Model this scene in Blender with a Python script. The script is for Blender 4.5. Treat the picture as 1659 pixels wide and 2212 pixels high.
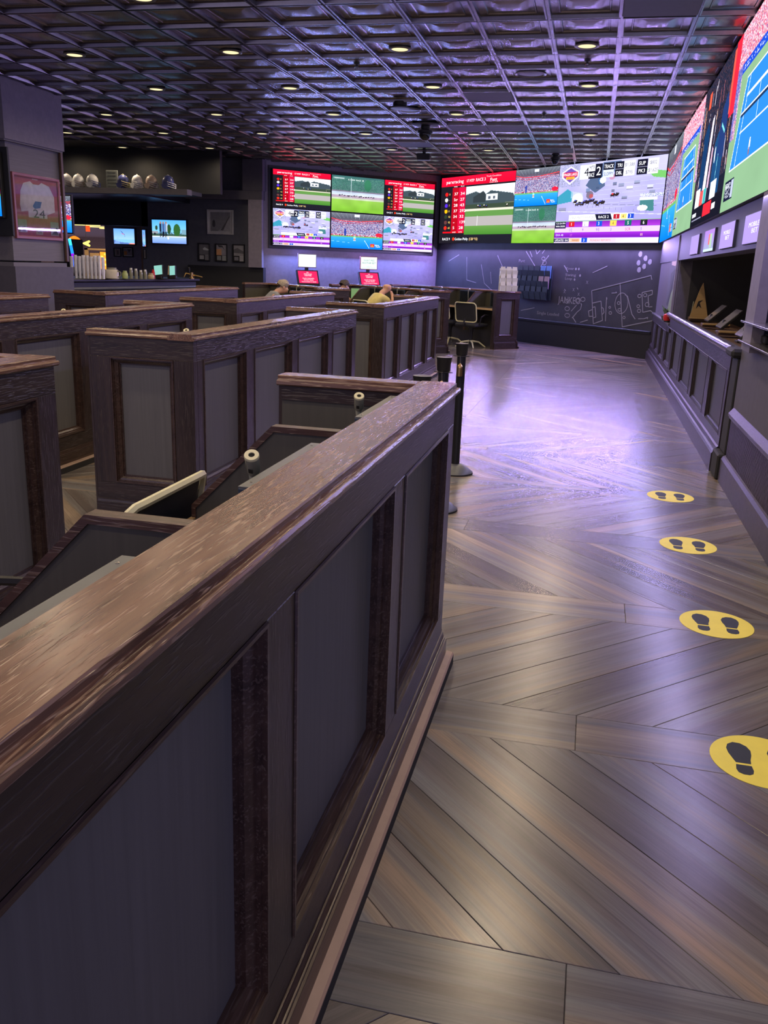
import bpy, bmesh, math, random
import numpy as np
from mathutils import Vector, Matrix

random.seed(7)
RNG = np.random.default_rng(11)
for o in list(bpy.data.objects):
    bpy.data.objects.remove(o)
SC = bpy.context.scene
COL = SC.collection
PI = math.pi

# ------------------------------------------------------------------ camera
cam_data = bpy.data.cameras.new('camera')
cam = bpy.data.objects.new('camera', cam_data)
COL.objects.link(cam)
YAW, PITCH, ROLL = 0.22375, 0.27994, 0.037817
fw = Vector((-math.sin(YAW) * math.cos(PITCH), math.cos(YAW) * math.cos(PITCH), -math.sin(PITCH)))
rt = fw.cross(Vector((0, 0, 1))).normalized()
up = rt.cross(fw)
rt2 = rt * math.cos(ROLL) + up * math.sin(ROLL)
up2 = -rt * math.sin(ROLL) + up * math.cos(ROLL)
mw = Matrix((rt2, up2, -fw)).transposed().to_4x4()
mw.translation = Vector((0, 0, 1.45))
cam.matrix_world = mw
cam_data.sensor_fit = 'VERTICAL'
cam_data.sensor_height = 24.0
cam_data.lens = 1851.36 * 24.0 / 2212.0
cam_data.clip_start = 0.02
cam_data.clip_end = 120
SC.camera = cam

# ------------------------------------------------------------------ world, exposure
W = bpy.data.worlds.new('world')
SC.world = W
W.use_nodes = True
bgn = W.node_tree.nodes['Background']
bgn.inputs[0].default_value = (0.46, 0.40, 0.80, 1)
bgn.inputs[1].default_value = 0.26
vs = SC.view_settings
vs.view_transform = 'Standard'
vs.look = 'None'
vs.gamma = 1.0
vs.use_curve_mapping = False
vs.exposure = 0.58
SCREEN_GAIN = 1.25       # luminance of the display panels
DOWNLIGHT_W = 25.0       # watts of each ceiling downlight

def area_lamp(name, loc, target, sx, sy, watts, col):
    ld = bpy.data.lights.new(name, 'AREA')
    ld.shape = 'RECTANGLE'
    ld.size, ld.size_y, ld.energy, ld.color = sx, sy, watts, col
    lo = bpy.data.objects.new(name, ld)
    COL.objects.link(lo)
    lo.location = loc
    lo.rotation_euler = (Vector(target) - Vector(loc)).to_track_quat('-Z', 'Y').to_euler()
    return lo
# fill lamps added behind the camera, standing in for light from the unseen hall
area_lamp('hall_fill_lamp', (2.5, -5.0, 3.0), (-1.5, 6.0, 0.6), 7.0, 2.2, 48, (0.82, 0.74, 1.0))
area_lamp('hall_fill_lamp', (-7.0, -5.0, 3.0), (-3.0, 6.0, 0.6), 6.0, 2.2, 36, (0.84, 0.76, 1.0))

# added strip lamps, no real fixtures, for screen glow below the video walls
def added_strip_lamp(a, b, out, watts, col):
    a, b, out = Vector(a), Vector(b), Vector(out)
    c = (a + b) / 2
    d = (out * 0.75 + Vector((0, 0, -1))).normalized()
    lo = area_lamp('added_screen_glow_lamp', c, c + d, (b - a).length, 0.035, watts, col)
    x = (b - a).normalized()
    z = -d
    y = z.cross(x).normalized()
    z = x.cross(y)
    lo.matrix_world = Matrix.Translation(c) @ Matrix((x, y, z)).transposed().to_4x4()
    return lo
added_strip_lamp((-3.66, 20.80, 1.965), (0.95, 16.22, 1.965), (-0.707, -0.707, 0), 135, (0.50, 0.36, 1.0))
added_strip_lamp((0.985, 16.1, 1.965), (0.985, 4.6, 1.965), (-1, 0, 0), 42, (0.52, 0.44, 1.0))
added_strip_lamp((-6.66, 17.92, 1.70), (-3.86, 20.72, 1.70), (0.707, -0.707, 0), 70, (0.28, 0.36, 1.0))

# ------------------------------------------------------------------ node helpers / materials
def new_mat(name):
    m = bpy.data.materials.new(name)
    m.use_nodes = True
    nt = m.node_tree
    nt.nodes.clear()
    out = nt.nodes.new('ShaderNodeOutputMaterial')
    b = nt.nodes.new('ShaderNodeBsdfPrincipled')
    nt.links.new(b.outputs[0], out.inputs[0])
    return m, nt, b

def ramp(nt, stops):
    r = nt.nodes.new('ShaderNodeValToRGB')
    e = r.color_ramp.elements
    e[0].position, e[0].color = stops[0][0], (*stops[0][1], 1)
    e[1].position, e[1].color = stops[-1][0], (*stops[-1][1], 1)
    for p, c in stops[1:-1]:
        k = e.new(p)
        k.color = (*c, 1)
    return r

def coords(nt, scale, kind='Object', rot=(0, 0, 0)):
    t = nt.nodes.new('ShaderNodeTexCoord')
    mp = nt.nodes.new('ShaderNodeMapping')
    mp.inputs['Scale'].default_value = scale
    mp.inputs['Rotation'].default_value = rot
    nt.links.new(t.outputs[kind], mp.inputs[0])
    return mp.outputs[0]

def noise(nt, vec, scale=1.0, detail=4.0, rough=0.55, dist=0.0):
    n = nt.nodes.new('ShaderNodeTexNoise')
    n.inputs['Scale'].default_value = scale
    n.inputs['Detail'].default_value = detail
    n.inputs['Roughness'].default_value = rough
    n.inputs['Distortion'].default_value = dist
    if vec is not None:
        nt.links.new(vec, n.inputs['Vector'])
    return n.outputs[0]

def bump(nt, h, strength, dist=0.002):
    b = nt.nodes.new('ShaderNodeBump')
    b.inputs['Strength'].default_value = strength
    b.inputs['Distance'].default_value = dist
    nt.links.new(h, b.inputs['Height'])
    return b.outputs[0]

def plain(name, col, rough=0.5, metal=0.0, spec=0.5, var=0.12, nscale=14.0, bmp=0.0, coat=0.0):
    """Colour with a little mottling so no surface is perfectly flat."""
    m, nt, b = new_mat(name)
    v = coords(nt, (1, 1, 1))
    n = noise(nt, v, nscale, 5)
    r = ramp(nt, [(0.25, tuple(c * (1 - var) for c in col)), (0.75, tuple(min(1, c * (1 + var)) for c in col))])
    nt.links.new(n, r.inputs[0])
    nt.links.new(r.outputs[0], b.inputs['Base Color'])
    b.inputs['Roughness'].default_value = rough
    b.inputs['Metallic'].default_value = metal
    b.inputs['Specular IOR Level'].default_value = spec
    b.inputs['Coat Weight'].default_value = coat
    if bmp:
        nt.links.new(bump(nt, n, bmp), b.inputs['Normal'])
    return m

def oak(name, axis, tint=(1, 1, 1), rough=0.33, bs=0.55):
    """Open-pored dark oak; the grain runs along one axis."""
    m, nt, b = new_mat(name)
    def sc(along, across):
        s = [across] * 3
        s[axis] = along
        return tuple(s)
    g = noise(nt, coords(nt, sc(0.9, 15)), 1.0, 5, 0.6, 1.6)
    r = ramp(nt, [(0.28, (0.013 * tint[0], 0.0075 * tint[1], 0.0070 * tint[2])),
                  (0.52, (0.027 * tint[0], 0.0165 * tint[1], 0.0145 * tint[2])),
                  (0.78, (0.044 * tint[0], 0.028 * tint[1], 0.0235 * tint[2]))])
    nt.links.new(g, r.inputs[0])
    p = noise(nt, coords(nt, sc(14, 210)), 1.0, 2, 0.5, 0.5)
    pr_ = ramp(nt, [(0.55, (0, 0, 0)), (0.66, (1, 1, 1))])
    nt.links.new(p, pr_.inputs[0])
    mx = nt.nodes.new('ShaderNodeMix')
    mx.data_type = 'RGBA'
    nt.links.new(pr_.outputs[0], mx.inputs[0])
    nt.links.new(r.outputs[0], mx.inputs[6])
    mx.inputs[7].default_value = (0.055 * tint[0], 0.042 * tint[1], 0.038 * tint[2], 1)  # paler pores: glints of light put into the grain colour
    nt.links.new(mx.outputs[2], b.inputs['Base Color'])
    ad = nt.nodes.new('ShaderNodeMath')
    ad.operation = 'ADD'
    nt.links.new(pr_.outputs[0], ad.inputs[0])
    nt.links.new(g, ad.inputs[1])
    nt.links.new(bump(nt, ad.outputs[0], bs, 0.0011), b.inputs['Normal'])
    b.inputs['Roughness'].default_value = rough
    b.inputs['Specular IOR Level'].default_value = 0.55
    return m

def laminate(name, col, axis=2, rough=0.48):
    m, nt, b = new_mat(name)
    s = [60, 60, 60]
    s[axis] = 2.0
    g = noise(nt, coords(nt, tuple(s)), 1.0, 4, 0.6, 0.3)
    r = ramp(nt, [(0.3, tuple(c * 0.89 for c in col)), (0.7, tuple(c * 1.11 for c in col))])
    nt.links.new(g, r.inputs[0])
    nt.links.new(r.outputs[0], b.inputs['Base Color'])
    nt.links.new(bump(nt, g, 0.15, 0.0006), b.inputs['Normal'])
    b.inputs['Roughness'].default_value = rough
    return m

def plank_material(name):
    """Rustic vinyl plank: UV.x runs along the plank; the 'tone' colour attribute shifts each plank."""
    m, nt, b = new_mat(name)
    uv = nt.nodes.new('ShaderNodeUVMap')
    uv.uv_map = 'grain'
    def mapped(s):
        mp = nt.nodes.new('ShaderNodeMapping')
        mp.inputs['Scale'].default_value = s
        nt.links.new(uv.outputs[0], mp.inputs[0])
        return mp.outputs[0]
    broad = noise(nt, mapped((0.30, 6.5, 1)), 1.0, 3, 0.5, 0.3)
    r = ramp(nt, [(0.24, (0.060, 0.052, 0.052)), (0.42, (0.130, 0.108, 0.100)), (0.52, (0.165, 0.158, 0.155)),
                  (0.62, (0.245, 0.190, 0.140)), (0.78, (0.37, 0.29, 0.215))])
    nt.links.new(broad, r.inputs[0])
    fine = noise(nt, mapped((2.6, 75, 1)), 1.0, 5, 0.65, 1.2)
    fr = ramp(nt, [(0.28, (0.66, 0.66, 0.68)), (0.62, (1.08, 1.08, 1.08))])
    nt.links.new(fine, fr.inputs[0])
    mul = nt.nodes.new('ShaderNodeMix')
    mul.data_type = 'RGBA'
    mul.blend_type = 'MULTIPLY'
    mul.inputs[0].default_value = 1.0
    nt.links.new(r.outputs[0], mul.inputs[6])
    nt.links.new(fr.outputs[0], mul.inputs[7])
    at = nt.nodes.new('ShaderNodeAttribute')
    at.attribute_name = 'tone'
    mul2 = nt.nodes.new('ShaderNodeMix')
    mul2.data_type = 'RGBA'
    mul2.blend_type = 'MULTIPLY'
    mul2.inputs[0].default_value = 1.0
    nt.links.new(mul.outputs[2], mul2.inputs[6])
    nt.links.new(at.outputs[0], mul2.inputs[7])
    nt.links.new(mul2.outputs[2], b.inputs['Base Color'])
    nt.links.new(bump(nt, fine, 0.25, 0.0008), b.inputs['Normal'])
    b.inputs['Roughness'].default_value = 0.245
    b.inputs['Specular IOR Level'].default_value = 0.9
    return m

def emit(name, col, s):
    m = bpy.data.materials.new(name)
    m.use_nodes = True
    nt = m.node_tree
    nt.nodes.clear()
    out = nt.nodes.new('ShaderNodeOutputMaterial')
    e = nt.nodes.new('ShaderNodeEmission')
    e.inputs[0].default_value = (*col, 1)
    e.inputs[1].default_value = s
    nt.links.new(e.outputs[0], out.inputs[0])
    return m

def pixel_emit(name, gain):
    """Display pixels: the picture sits in the 'pixel' colour attribute of the panel's own cells."""
    m = bpy.data.materials.new(name)
    m.use_nodes = True
    nt = m.node_tree
    nt.nodes.clear()
    out = nt.nodes.new('ShaderNodeOutputMaterial')
    e = nt.nodes.new('ShaderNodeEmission')
    a = nt.nodes.new('ShaderNodeAttribute')
    a.attribute_name = 'pixel'
    nt.links.new(a.outputs[0], e.inputs[0])
    e.inputs[1].default_value = gain
    nt.links.new(e.outputs[0], out.inputs[0])
    return m

M = {}
M['oak_x'] = oak('dark_oak_grain_x', 0)
M['oak_y'] = oak('dark_oak_grain_y', 1)
M['oak_z'] = oak('dark_oak_grain_z', 2)
M['cap_y'] = oak('lit_cap_oak_y', 1, (5.0, 4.2, 3.2), 0.26, 0.42)  # brown of both cap tints raised to carry the downlight shine
M['cap_x'] = oak('lit_cap_oak_x', 0, (5.0, 4.2, 3.2), 0.26, 0.42)
M['cap_mid'] = oak('divider_oak', 0, (2.3, 1.9, 1.5), 0.3)
M['oak_m'] = oak('lit_moulding_oak', 1, (1.5, 1.35, 1.25), 0.28, 0.12)  # tint lighter than plain oak, standing in for downlight on the ledges
M['lam'] = laminate('grey_laminate', (0.098, 0.096, 0.100))
M['lam_in'] = laminate('desk_side_laminate', (0.060, 0.056, 0.044))
M['desk'] = laminate('desk_top_laminate', (0.05, 0.045, 0.04), 1)
M['tanwood'] = laminate('pale_wood_edge', (0.42, 0.28, 0.12), 0)
M['shoe'] = plain('tan_shoe_strip', (0.30, 0.205, 0.155), 0.5)
M['rubber'] = plain('black_rubber', (0.012, 0.012, 0.015), 0.7)
M['black'] = plain('black_plastic', (0.012, 0.012, 0.014), 0.4)
M['blackmetal'] = plain('black_powder_coat', (0.018, 0.019, 0.024), 0.35, 0.3)
M['greymetal'] = plain('grey_painted_metal', (0.10, 0.105, 0.11), 0.4, 0.2)
M['slate'] = plain('slate_blue_plastic', (0.030, 0.045, 0.070), 0.4)
M['steel'] = plain('bright_steel', (0.62, 0.60, 0.58), 0.22, 1.0)
M['brass'] = plain('brass', (0.75, 0.52, 0.22), 0.25, 1.0)
M['rail'] = plain('polished_counter_edge', (0.40, 0.38, 0.42), 0.22, 0.85)
M['white'] = plain('white_plastic', (0.72, 0.72, 0.68), 0.4)
M['cream'] = plain('cream_plastic', (0.60, 0.57, 0.36), 0.4)
M['clear'] = plain('milky_clear_plastic', (0.26, 0.26, 0.20), 0.18)
M['paper'] = plain('white_paper', (0.70, 0.69, 0.68), 0.7)
M['wall'] = plain('painted_wall_dark', (0.085, 0.078, 0.105), 0.6, bmp=0.05)
M['wallblue'] = plain('painted_wall_navy', (0.085, 0.09, 0.125), 0.6, bmp=0.05)
M['walllite'] = plain('painted_wall_lilac', (0.20, 0.18, 0.24), 0.6)
M['dark'] = plain('near_black_paint', (0.012, 0.013, 0.018), 0.55)
M['plinth'] = plain('matt_black_plinth', (0.008, 0.008, 0.010), 0.75)
M['chalkboard'] = plain('chalkboard', (0.030, 0.032, 0.042), 0.62, var=0.3, nscale=3)
M['chalk'] = plain('chalk', (0.24, 0.245, 0.27), 0.9)
M['counter'] = oak('counter_dark_oak', 2, (0.72, 0.75, 1.0), 0.36)
M['countery'] = oak('counter_dark_oak_y', 1, (0.72, 0.75, 1.0), 0.36)
M['panel_dk'] = laminate('counter_panel', (0.046, 0.044, 0.055))
M['plank'] = plank_material('vinyl_plank')
M['sub'] = plain('floor_seam', (0.012, 0.011, 0.012), 0.8)
M['yellow'] = plain('yellow_vinyl', (0.95, 0.82, 0.10), 0.5, var=0.05)
M['navyprint'] = plain('dark_print', (0.020, 0.028, 0.034), 0.55)
M['ceil'] = plain('pressed_metal_ceiling', (0.23, 0.215, 0.235), 0.26, 1.0, var=0.15, nscale=5)
M['ceilflat'] = plain('flat_ceiling_panel', (0.050, 0.045, 0.055), 0.6)
M['ceilbar'] = plain('ceiling_bar', (0.20, 0.19, 0.215), 0.3, 0.8)
M['trim_dl'] = plain('downlight_trim', (0.20, 0.19, 0.16), 0.35, 0.6)
M['lens'] = emit('downlight_lens', (1.0, 0.84, 0.46), 0.85)
M['px'] = pixel_emit('display_pixels', SCREEN_GAIN)
M['skin'] = plain('skin', (0.56, 0.31, 0.22), 0.5)
M['shirt'] = plain('yellow_cotton', (0.62, 0.52, 0.20), 0.8)
M['shirt2'] = plain('grey_cotton', (0.20, 0.21, 0.24), 0.8)
M['shirt3'] = plain('mint_cotton', (0.40, 0.52, 0.46), 0.8)
M['trouser'] = plain('dark_denim', (0.03, 0.035, 0.05), 0.8)
M['hair'] = plain('grey_brown_hair', (0.30, 0.25, 0.20), 0.7, var=0.4, nscale=60)
M['hair2'] = plain('dark_hair', (0.06, 0.045, 0.04), 0.7, var=0.4, nscale=60)
M['mesh'] = plain('black_chair_mesh', (0.014, 0.015, 0.020), 0.7)
M['red'] = plain('red_plastic', (0.55, 0.02, 0.02), 0.4)
M['green'] = plain('leaf_green', (0.10, 0.16, 0.09), 0.6)
M['mint'] = emit('mint_screen', (0.22, 0.50, 0.44), 0.9)
M['brick'] = laminate('striated_wall_cladding', (0.15, 0.14, 0.17), 1, 0.6)
M['steelwhite'] = plain('pale_cup_plastic', (0.80, 0.80, 0.90), 0.35)
M['casino'] = plain('casino_tan', (0.42, 0.30, 0.20), 0.7)
M['brownwood'] = laminate('brown_wood', (0.10, 0.055, 0.040), 0)
_ec = {}
def ecol(r, g, b, s=1.0):
    k = (round(r, 3), round(g, 3), round(b, 3), s)
    if k not in _ec:
        _ec[k] = emit('lit_colour', tuple(((c + 0.055) / 1.055) ** 2.4 if c > 0.04 else c / 12.92 for c in (r, g, b)), s * SCREEN_GAIN)
    return _ec[k]

# ------------------------------------------------------------------ mesh builder
class MB:
    def __init__(s):
        s.v, s.f, s.m = [], [], []
        s.T = None
    def pt(s, p):
        if s.T is not None:
            p = s.T @ Vector(p)
        s.v.append(tuple(p))
        return len(s.v) - 1
    def face(s, idx, mi=0):
        s.f.append(tuple(idx))
        s.m.append(mi)
    def quad(s, a, b, c, d, mi=0):
        s.face([s.pt(a), s.pt(b), s.pt(c), s.pt(d)], mi)
    def box(s, x0, x1, y0, y1, z0, z1, mi=0):
        i = [s.pt((x, y, z)) for z in (z0, z1) for y in (y0, y1) for x in (x0, x1)]
        for q in ((0, 2, 3, 1), (4, 5, 7, 6), (0, 1, 5, 4), (2, 6, 7, 3), (0, 4, 6, 2), (1, 3, 7, 5)):
            s.face([i[k] for k in q], mi)
    def bbox(s, x0, x1, y0, y1, z0, z1, b=0.003, mi=0):
        """Box with chamfered edges."""
        b = min(b, (x1 - x0) * .45, (y1 - y0) * .45, (z1 - z0) * .45)
        X, Y, Z = (x0, x1), (y0, y1), (z0, z1)
        P = {}
        for i in (0, 1):
            for j in (0, 1):
                for k in (0, 1):
                    sx, sy, sz = (1 if i == 0 else -1), (1 if j == 0 else -1), (1 if k == 0 else -1)
                    x, y, z = X[i], Y[j], Z[k]
                    P[i, j, k] = (s.pt((x, y + sy * b, z + sz * b)), s.pt((x + sx * b, y, z + sz * b)), s.pt((x + sx * b, y + sy * b, z)))
        def F(keys, a):
            s.face([P[q][a] for q in keys], mi)
        F([(0,0,0),(0,0,1),(0,1,1),(0,1,0)], 0); F([(1,0,0),(1,1,0),(1,1,1),(1,0,1)], 0)
        F([(0,0,0),(1,0,0),(1,0,1),(0,0,1)], 1); F([(0,1,0),(0,1,1),(1,1,1),(1,1,0)], 1)
        F([(0,0,0),(0,1,0),(1,1,0),(1,0,0)], 2); F([(0,0,1),(1,0,1),(1,1,1),(0,1,1)], 2)
        for k in (0, 1):
            for j in (0, 1):
                s.face([P[0,j,k][1], P[1,j,k][1], P[1,j,k][2], P[0,j,k][2]], mi)
            for i in (0, 1):
                s.face([P[i,0,k][0], P[i,1,k][0], P[i,1,k][2], P[i,0,k][2]], mi)
        for i in (0, 1):
            for j in (0, 1):
                s.face([P[i,j,0][0], P[i,j,1][0], P[i,j,1][1], P[i,j,0][1]], mi)
        for q in P.values():
            s.face(q, mi)
    def prism(s, poly, a0, a1, axis='y', mi=0):
        """Extrude a 2-D outline. axis y: poly is (x,z); axis x: (y,z); axis z: (x,y)."""
        def P(p, a):
            return {'y': (p[0], a, p[1]), 'x': (a, p[0], p[1]), 'z': (p[0], p[1], a)}[axis]
        A = [s.pt(P(p, a0)) for p in poly]
        B = [s.pt(P(p, a1)) for p in poly]
        n = len(poly)
        s.face(A[::-1], mi)
        s.face(B, mi)
        for i in range(n):
            j = (i + 1) % n
            s.face([A[i], A[j], B[j], B[i]], mi)
    def frame(s, a0, a1, z0, z1, prof, mi=0):
        """Mitred moulding round a rectangle in local (a, depth, z): profile = [(inset, depth)]."""
        L = []
        for (o, d) in prof:
            L.append([s.pt((a0 + o, d, z0 + o)), s.pt((a1 - o, d, z0 + o)), s.pt((a1 - o, d, z1 - o)), s.pt((a0 + o, d, z1 - o))])
        for k in range(len(L) - 1):
            for i in range(4):
                j = (i + 1) % 4
                s.face([L[k][i], L[k][j], L[k + 1][j], L[k + 1][i]], mi)
    def tube(s, pts, r, n=8, mi=0, closed=False):
        pts = [Vector(p) for p in pts]
        R = r if isinstance(r, (list, tuple)) else [r] * len(pts)
        rings = []
        N = len(pts)
        ref = None
        for i, p in enumerate(pts):
            d = (pts[(i + 1) % N] - pts[i - 1]) if closed else (pts[min(i + 1, N - 1)] - pts[max(i - 1, 0)])
            d.normalize()
            if ref is None:
                ref = Vector((0, 0, 1)) if abs(d.z) < 0.9 else Vector((1, 0, 0))
            a = d.cross(ref).normalized()
            b = a.cross(d)
            ref = b if abs(d.dot(b)) < 0.9 else ref
            rings.append([s.pt(p + R[i] * (math.cos(2 * PI * k / n) * a + math.sin(2 * PI * k / n) * b)) for k in range(n)])
        for i in range(N if closed else N - 1):
            A, B = rings[i], rings[(i + 1) % N]
            for k in range(n):
                s.face([A[k], A[(k + 1) % n], B[(k + 1) % n], B[k]], mi)
        if not closed:
            s.face(rings[0][::-1], mi)
            s.face(rings[-1], mi)
    def lathe(s, prof, n=20, c=(0, 0, 0), mi=0, axis='z'):
        rings = []
        for (r, h) in prof:
            ring = []
            for k in range(n):
                a = 2 * PI * k / n
                x, y = r * math.cos(a), r * math.sin(a)
                p = {'z': (x, y, h), 'x': (h, x, y), 'y': (y, h, x)}[axis]
                ring.append(s.pt((c[0] + p[0], c[1] + p[1], c[2] + p[2])))
            rings.append(ring)
        for i in range(len(rings) - 1):
            for k in range(n):
                s.face([rings[i][k], rings[i][(k + 1) % n], rings[i + 1][(k + 1) % n], rings[i + 1][k]], mi)
        if prof[0][0] > 1e-5:
            s.face(rings[0][::-1], mi)
        if prof[-1][0] > 1e-5:
            s.face(rings[-1], mi)
    def ball(s, c, r, n=12, mi=0):
        c = Vector(c)
        R = r if isinstance(r, (tuple, list)) else (r, r, r)
        rows = []
        for i in range(n // 2 + 1):
            t = PI * i / (n // 2)
            rows.append([s.pt((c.x + R[0] * math.sin(t) * math.cos(2 * PI * k / n), c.y + R[1] * math.sin(t) * math.sin(2 * PI * k / n), c.z + R[2] * math.cos(t))) for k in range(n)])
        for i in range(n // 2):
            for k in range(n):
                s.face([rows[i][k], rows[i + 1][k], rows[i + 1][(k + 1) % n], rows[i][(k + 1) % n]], mi)
    def build(s, name, mats, parent=None, smooth=False, loc=None):
        me = bpy.data.meshes.new(name)
        me.from_pydata(s.v, [], s.f)
        mats = mats if isinstance(mats, (list, tuple)) else [mats]
        for m in mats:
            me.materials.append(M[m] if isinstance(m, str) else m)
        if len(mats) > 1:
            me.polygons.foreach_set('material_index', s.m)
        if smooth:
            me.polygons.foreach_set('use_smooth', [True] * len(me.polygons))
        me.validate()
        bm = bmesh.new()
        bm.from_mesh(me)
        bmesh.ops.remove_doubles(bm, verts=bm.verts, dist=1e-5)
        bmesh.ops.recalc_face_normals(bm, faces=bm.faces)
        bm.to_mesh(me)
        bm.free()
        if smooth:
            try:
                me.set_sharp_from_angle(angle=0.7)
            except Exception:
                pass
        o = bpy.data.objects.new(name, me)
        COL.objects.link(o)
        if parent is not None:
            o.parent = parent
        if loc is not None:
            o.location = loc
        return o

def tag(o, label, cat, group=None):
    o['label'] = label
    o['category'] = cat
    if group:
        o['group'] = group
    return o

def thing(name, label, cat, loc=(0, 0, 0), rz=0.0, group=None):
    o = bpy.data.objects.new(name, None)
    o.empty_display_size = 0.1
    COL.objects.link(o)
    o.location = loc
    o.rotation_euler = (0, 0, rz)
    return tag(o, label, cat, group)

def structure(o):
    o['kind'] = 'structure'
    return o

def kids(o):
    return [c for c in bpy.data.objects if c.parent == o]

def dup(root, loc, rz=None, label=None, group=None):
    cs = kids(root)
    r = root.copy()
    COL.objects.link(r)
    r.location = loc
    if rz is not None:
        r.rotation_euler = (0, 0, rz)
    if label:
        r['label'] = label
    if group:
        r['group'] = group
    for ch in cs:
        gs = kids(ch)
        c = ch.copy()
        COL.objects.link(c)
        c.parent = r
        for g in gs:
            d = g.copy()
            COL.objects.link(d)
            d.parent = c
    return r

_tc = {}
def text_geo(s):
    """Glyph outlines of a string at size 1 -> (verts, faces, width)."""
    if s not in _tc:
        cu = bpy.data.curves.new('lettering', 'FONT')
        cu.body = s
        cu.size = 1.0
        cu.resolution_u = 2
        ob = bpy.data.objects.new('lettering', cu)
        COL.objects.link(ob)
        bpy.context.view_layer.update()
        me = bpy.data.meshes.new_from_object(ob)
        v = [tuple(q.co) for q in me.vertices]
        f = [tuple(p.vertices) for p in me.polygons]
        bpy.data.objects.remove(ob)
        bpy.data.meshes.remove(me)
        w = max([q[0] for q in v], default=0)
        _tc[s] = (v, f, w)
    return _tc[s]

def put_text(mb, s, x, y, h, T, align='l', fit=None, mi=0, lift=0.002):
    """Lettering in a screen plane (T maps (x, y, lift)); h is the capital height."""
    v, f, w = text_geo(s)
    k = h / 0.70
    kx = k
    if fit and w > 0:
        kx = fit / w
    x0 = x - (w * kx * (0.5 if align == 'c' else 1.0 if align == 'r' else 0))
    keep = mb.T
    mb.T = None
    ids = [mb.pt(T @ Vector((x0 + q[0] * kx, y + q[1] * k, lift))) for q in v]
    mb.T = keep
    for q in f:
        mb.face([ids[i] for i in q], mi)

# ================================================================== SETTING
# ------------------------------------------------------------------ floor of vinyl planks
def clip_poly(poly, x0, x1):
    def half(P, keep, cut):
        out = []
        for i, a in enumerate(P):
            b = P[(i + 1) % len(P)]
            if keep(a):
                out.append(a)
            if keep(a) != keep(b):
                out.append(cut(a, b))
        return out
    for xx, sgn in ((x0, 1), (x1, -1)):
        poly = half(poly, lambda p: (p[0] - xx) * sgn >= 0,
                    lambda a, b: (xx, a[1] + (b[1] - a[1]) * (xx - a[0]) / (b[0] - a[0])))
        if len(poly) < 3:
            return []
    return poly

def shrink(poly, g):
    out = []
    n = len(poly)
    c = [sum(p[0] for p in poly) / n, sum(p[1] for p in poly) / n]
    L = []
    for i in range(n):
        a, b = poly[i], poly[(i + 1) % n]
        d = (b[0] - a[0], b[1] - a[1])
        l = math.hypot(*d)
        if l < 1e-6:
            continue
        nx, ny = -d[1] / l, d[0] / l
        if (c[0] - a[0]) * nx + (c[1] - a[1]) * ny < 0:
            nx, ny = -nx, -ny
        L.append((nx, ny, nx * a[0] + ny * a[1] + g))
    for i in range(len(L)):
        a, b = L[i - 1], L[i]
        det = a[0] * b[1] - a[1] * b[0]
        if abs(det) < 1e-9:
            continue
        out.append(((a[2] * b[1] - a[1] * b[2]) / det, (a[0] * b[2] - a[2] * b[0]) / det))
    return out

class PlankMesh:
    def __init__(s):
        s.v, s.f, s.uv, s.tone = [], [], [], []
    def add(s, poly, ang, tone):
        p1 = shrink(poly, 0.0007)
        p2 = shrink(poly, 0.0019)
        if len(p1) < 3 or len(p1) != len(p2):
            return False
        n = len(p1)
        ou, ov = random.uniform(0, 40), random.uniform(0, 40)
        ca, sa = math.cos(ang), math.sin(ang)
        b = len(s.v)
        for P, z in ((p1, -0.005), (p1, -0.0012), (p2, 0.0)):
            for x, y in P:
                s.v.append((x, y, z))
        def fc(ix):
            s.f.append(ix)
            for i in ix:
                x, y, z = s.v[i]
                s.uv.append((x * ca + y * sa + ou, -x * sa + y * ca + ov))
                s.tone.append((*tone, 1.0))
        for r in (0, 1):
            for i in range(n):
                j = (i + 1) % n
                fc((b + r * n + i, b + r * n + j, b + (r + 1) * n + j, b + (r + 1) * n + i))
        fc(tuple(b + 2 * n + i for i in range(n)))
        return True
    def build(s, name, parent):
        me = bpy.data.meshes.new(name)
        me.from_pydata(s.v, [], s.f)
        u = me.uv_layers.new(name='grain')
        u.data.foreach_set('uv', [c for q in s.uv for c in q])
        a = me.color_attributes.new('tone', 'FLOAT_COLOR', 'CORNER')
        a.data.foreach_set('color', [c for q in s.tone for c in q])
        me.materials.append(M['plank'])
        o = bpy.data.objects.new(name, me)
        COL.objects.link(o)
        o.parent = parent
        return o

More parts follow.
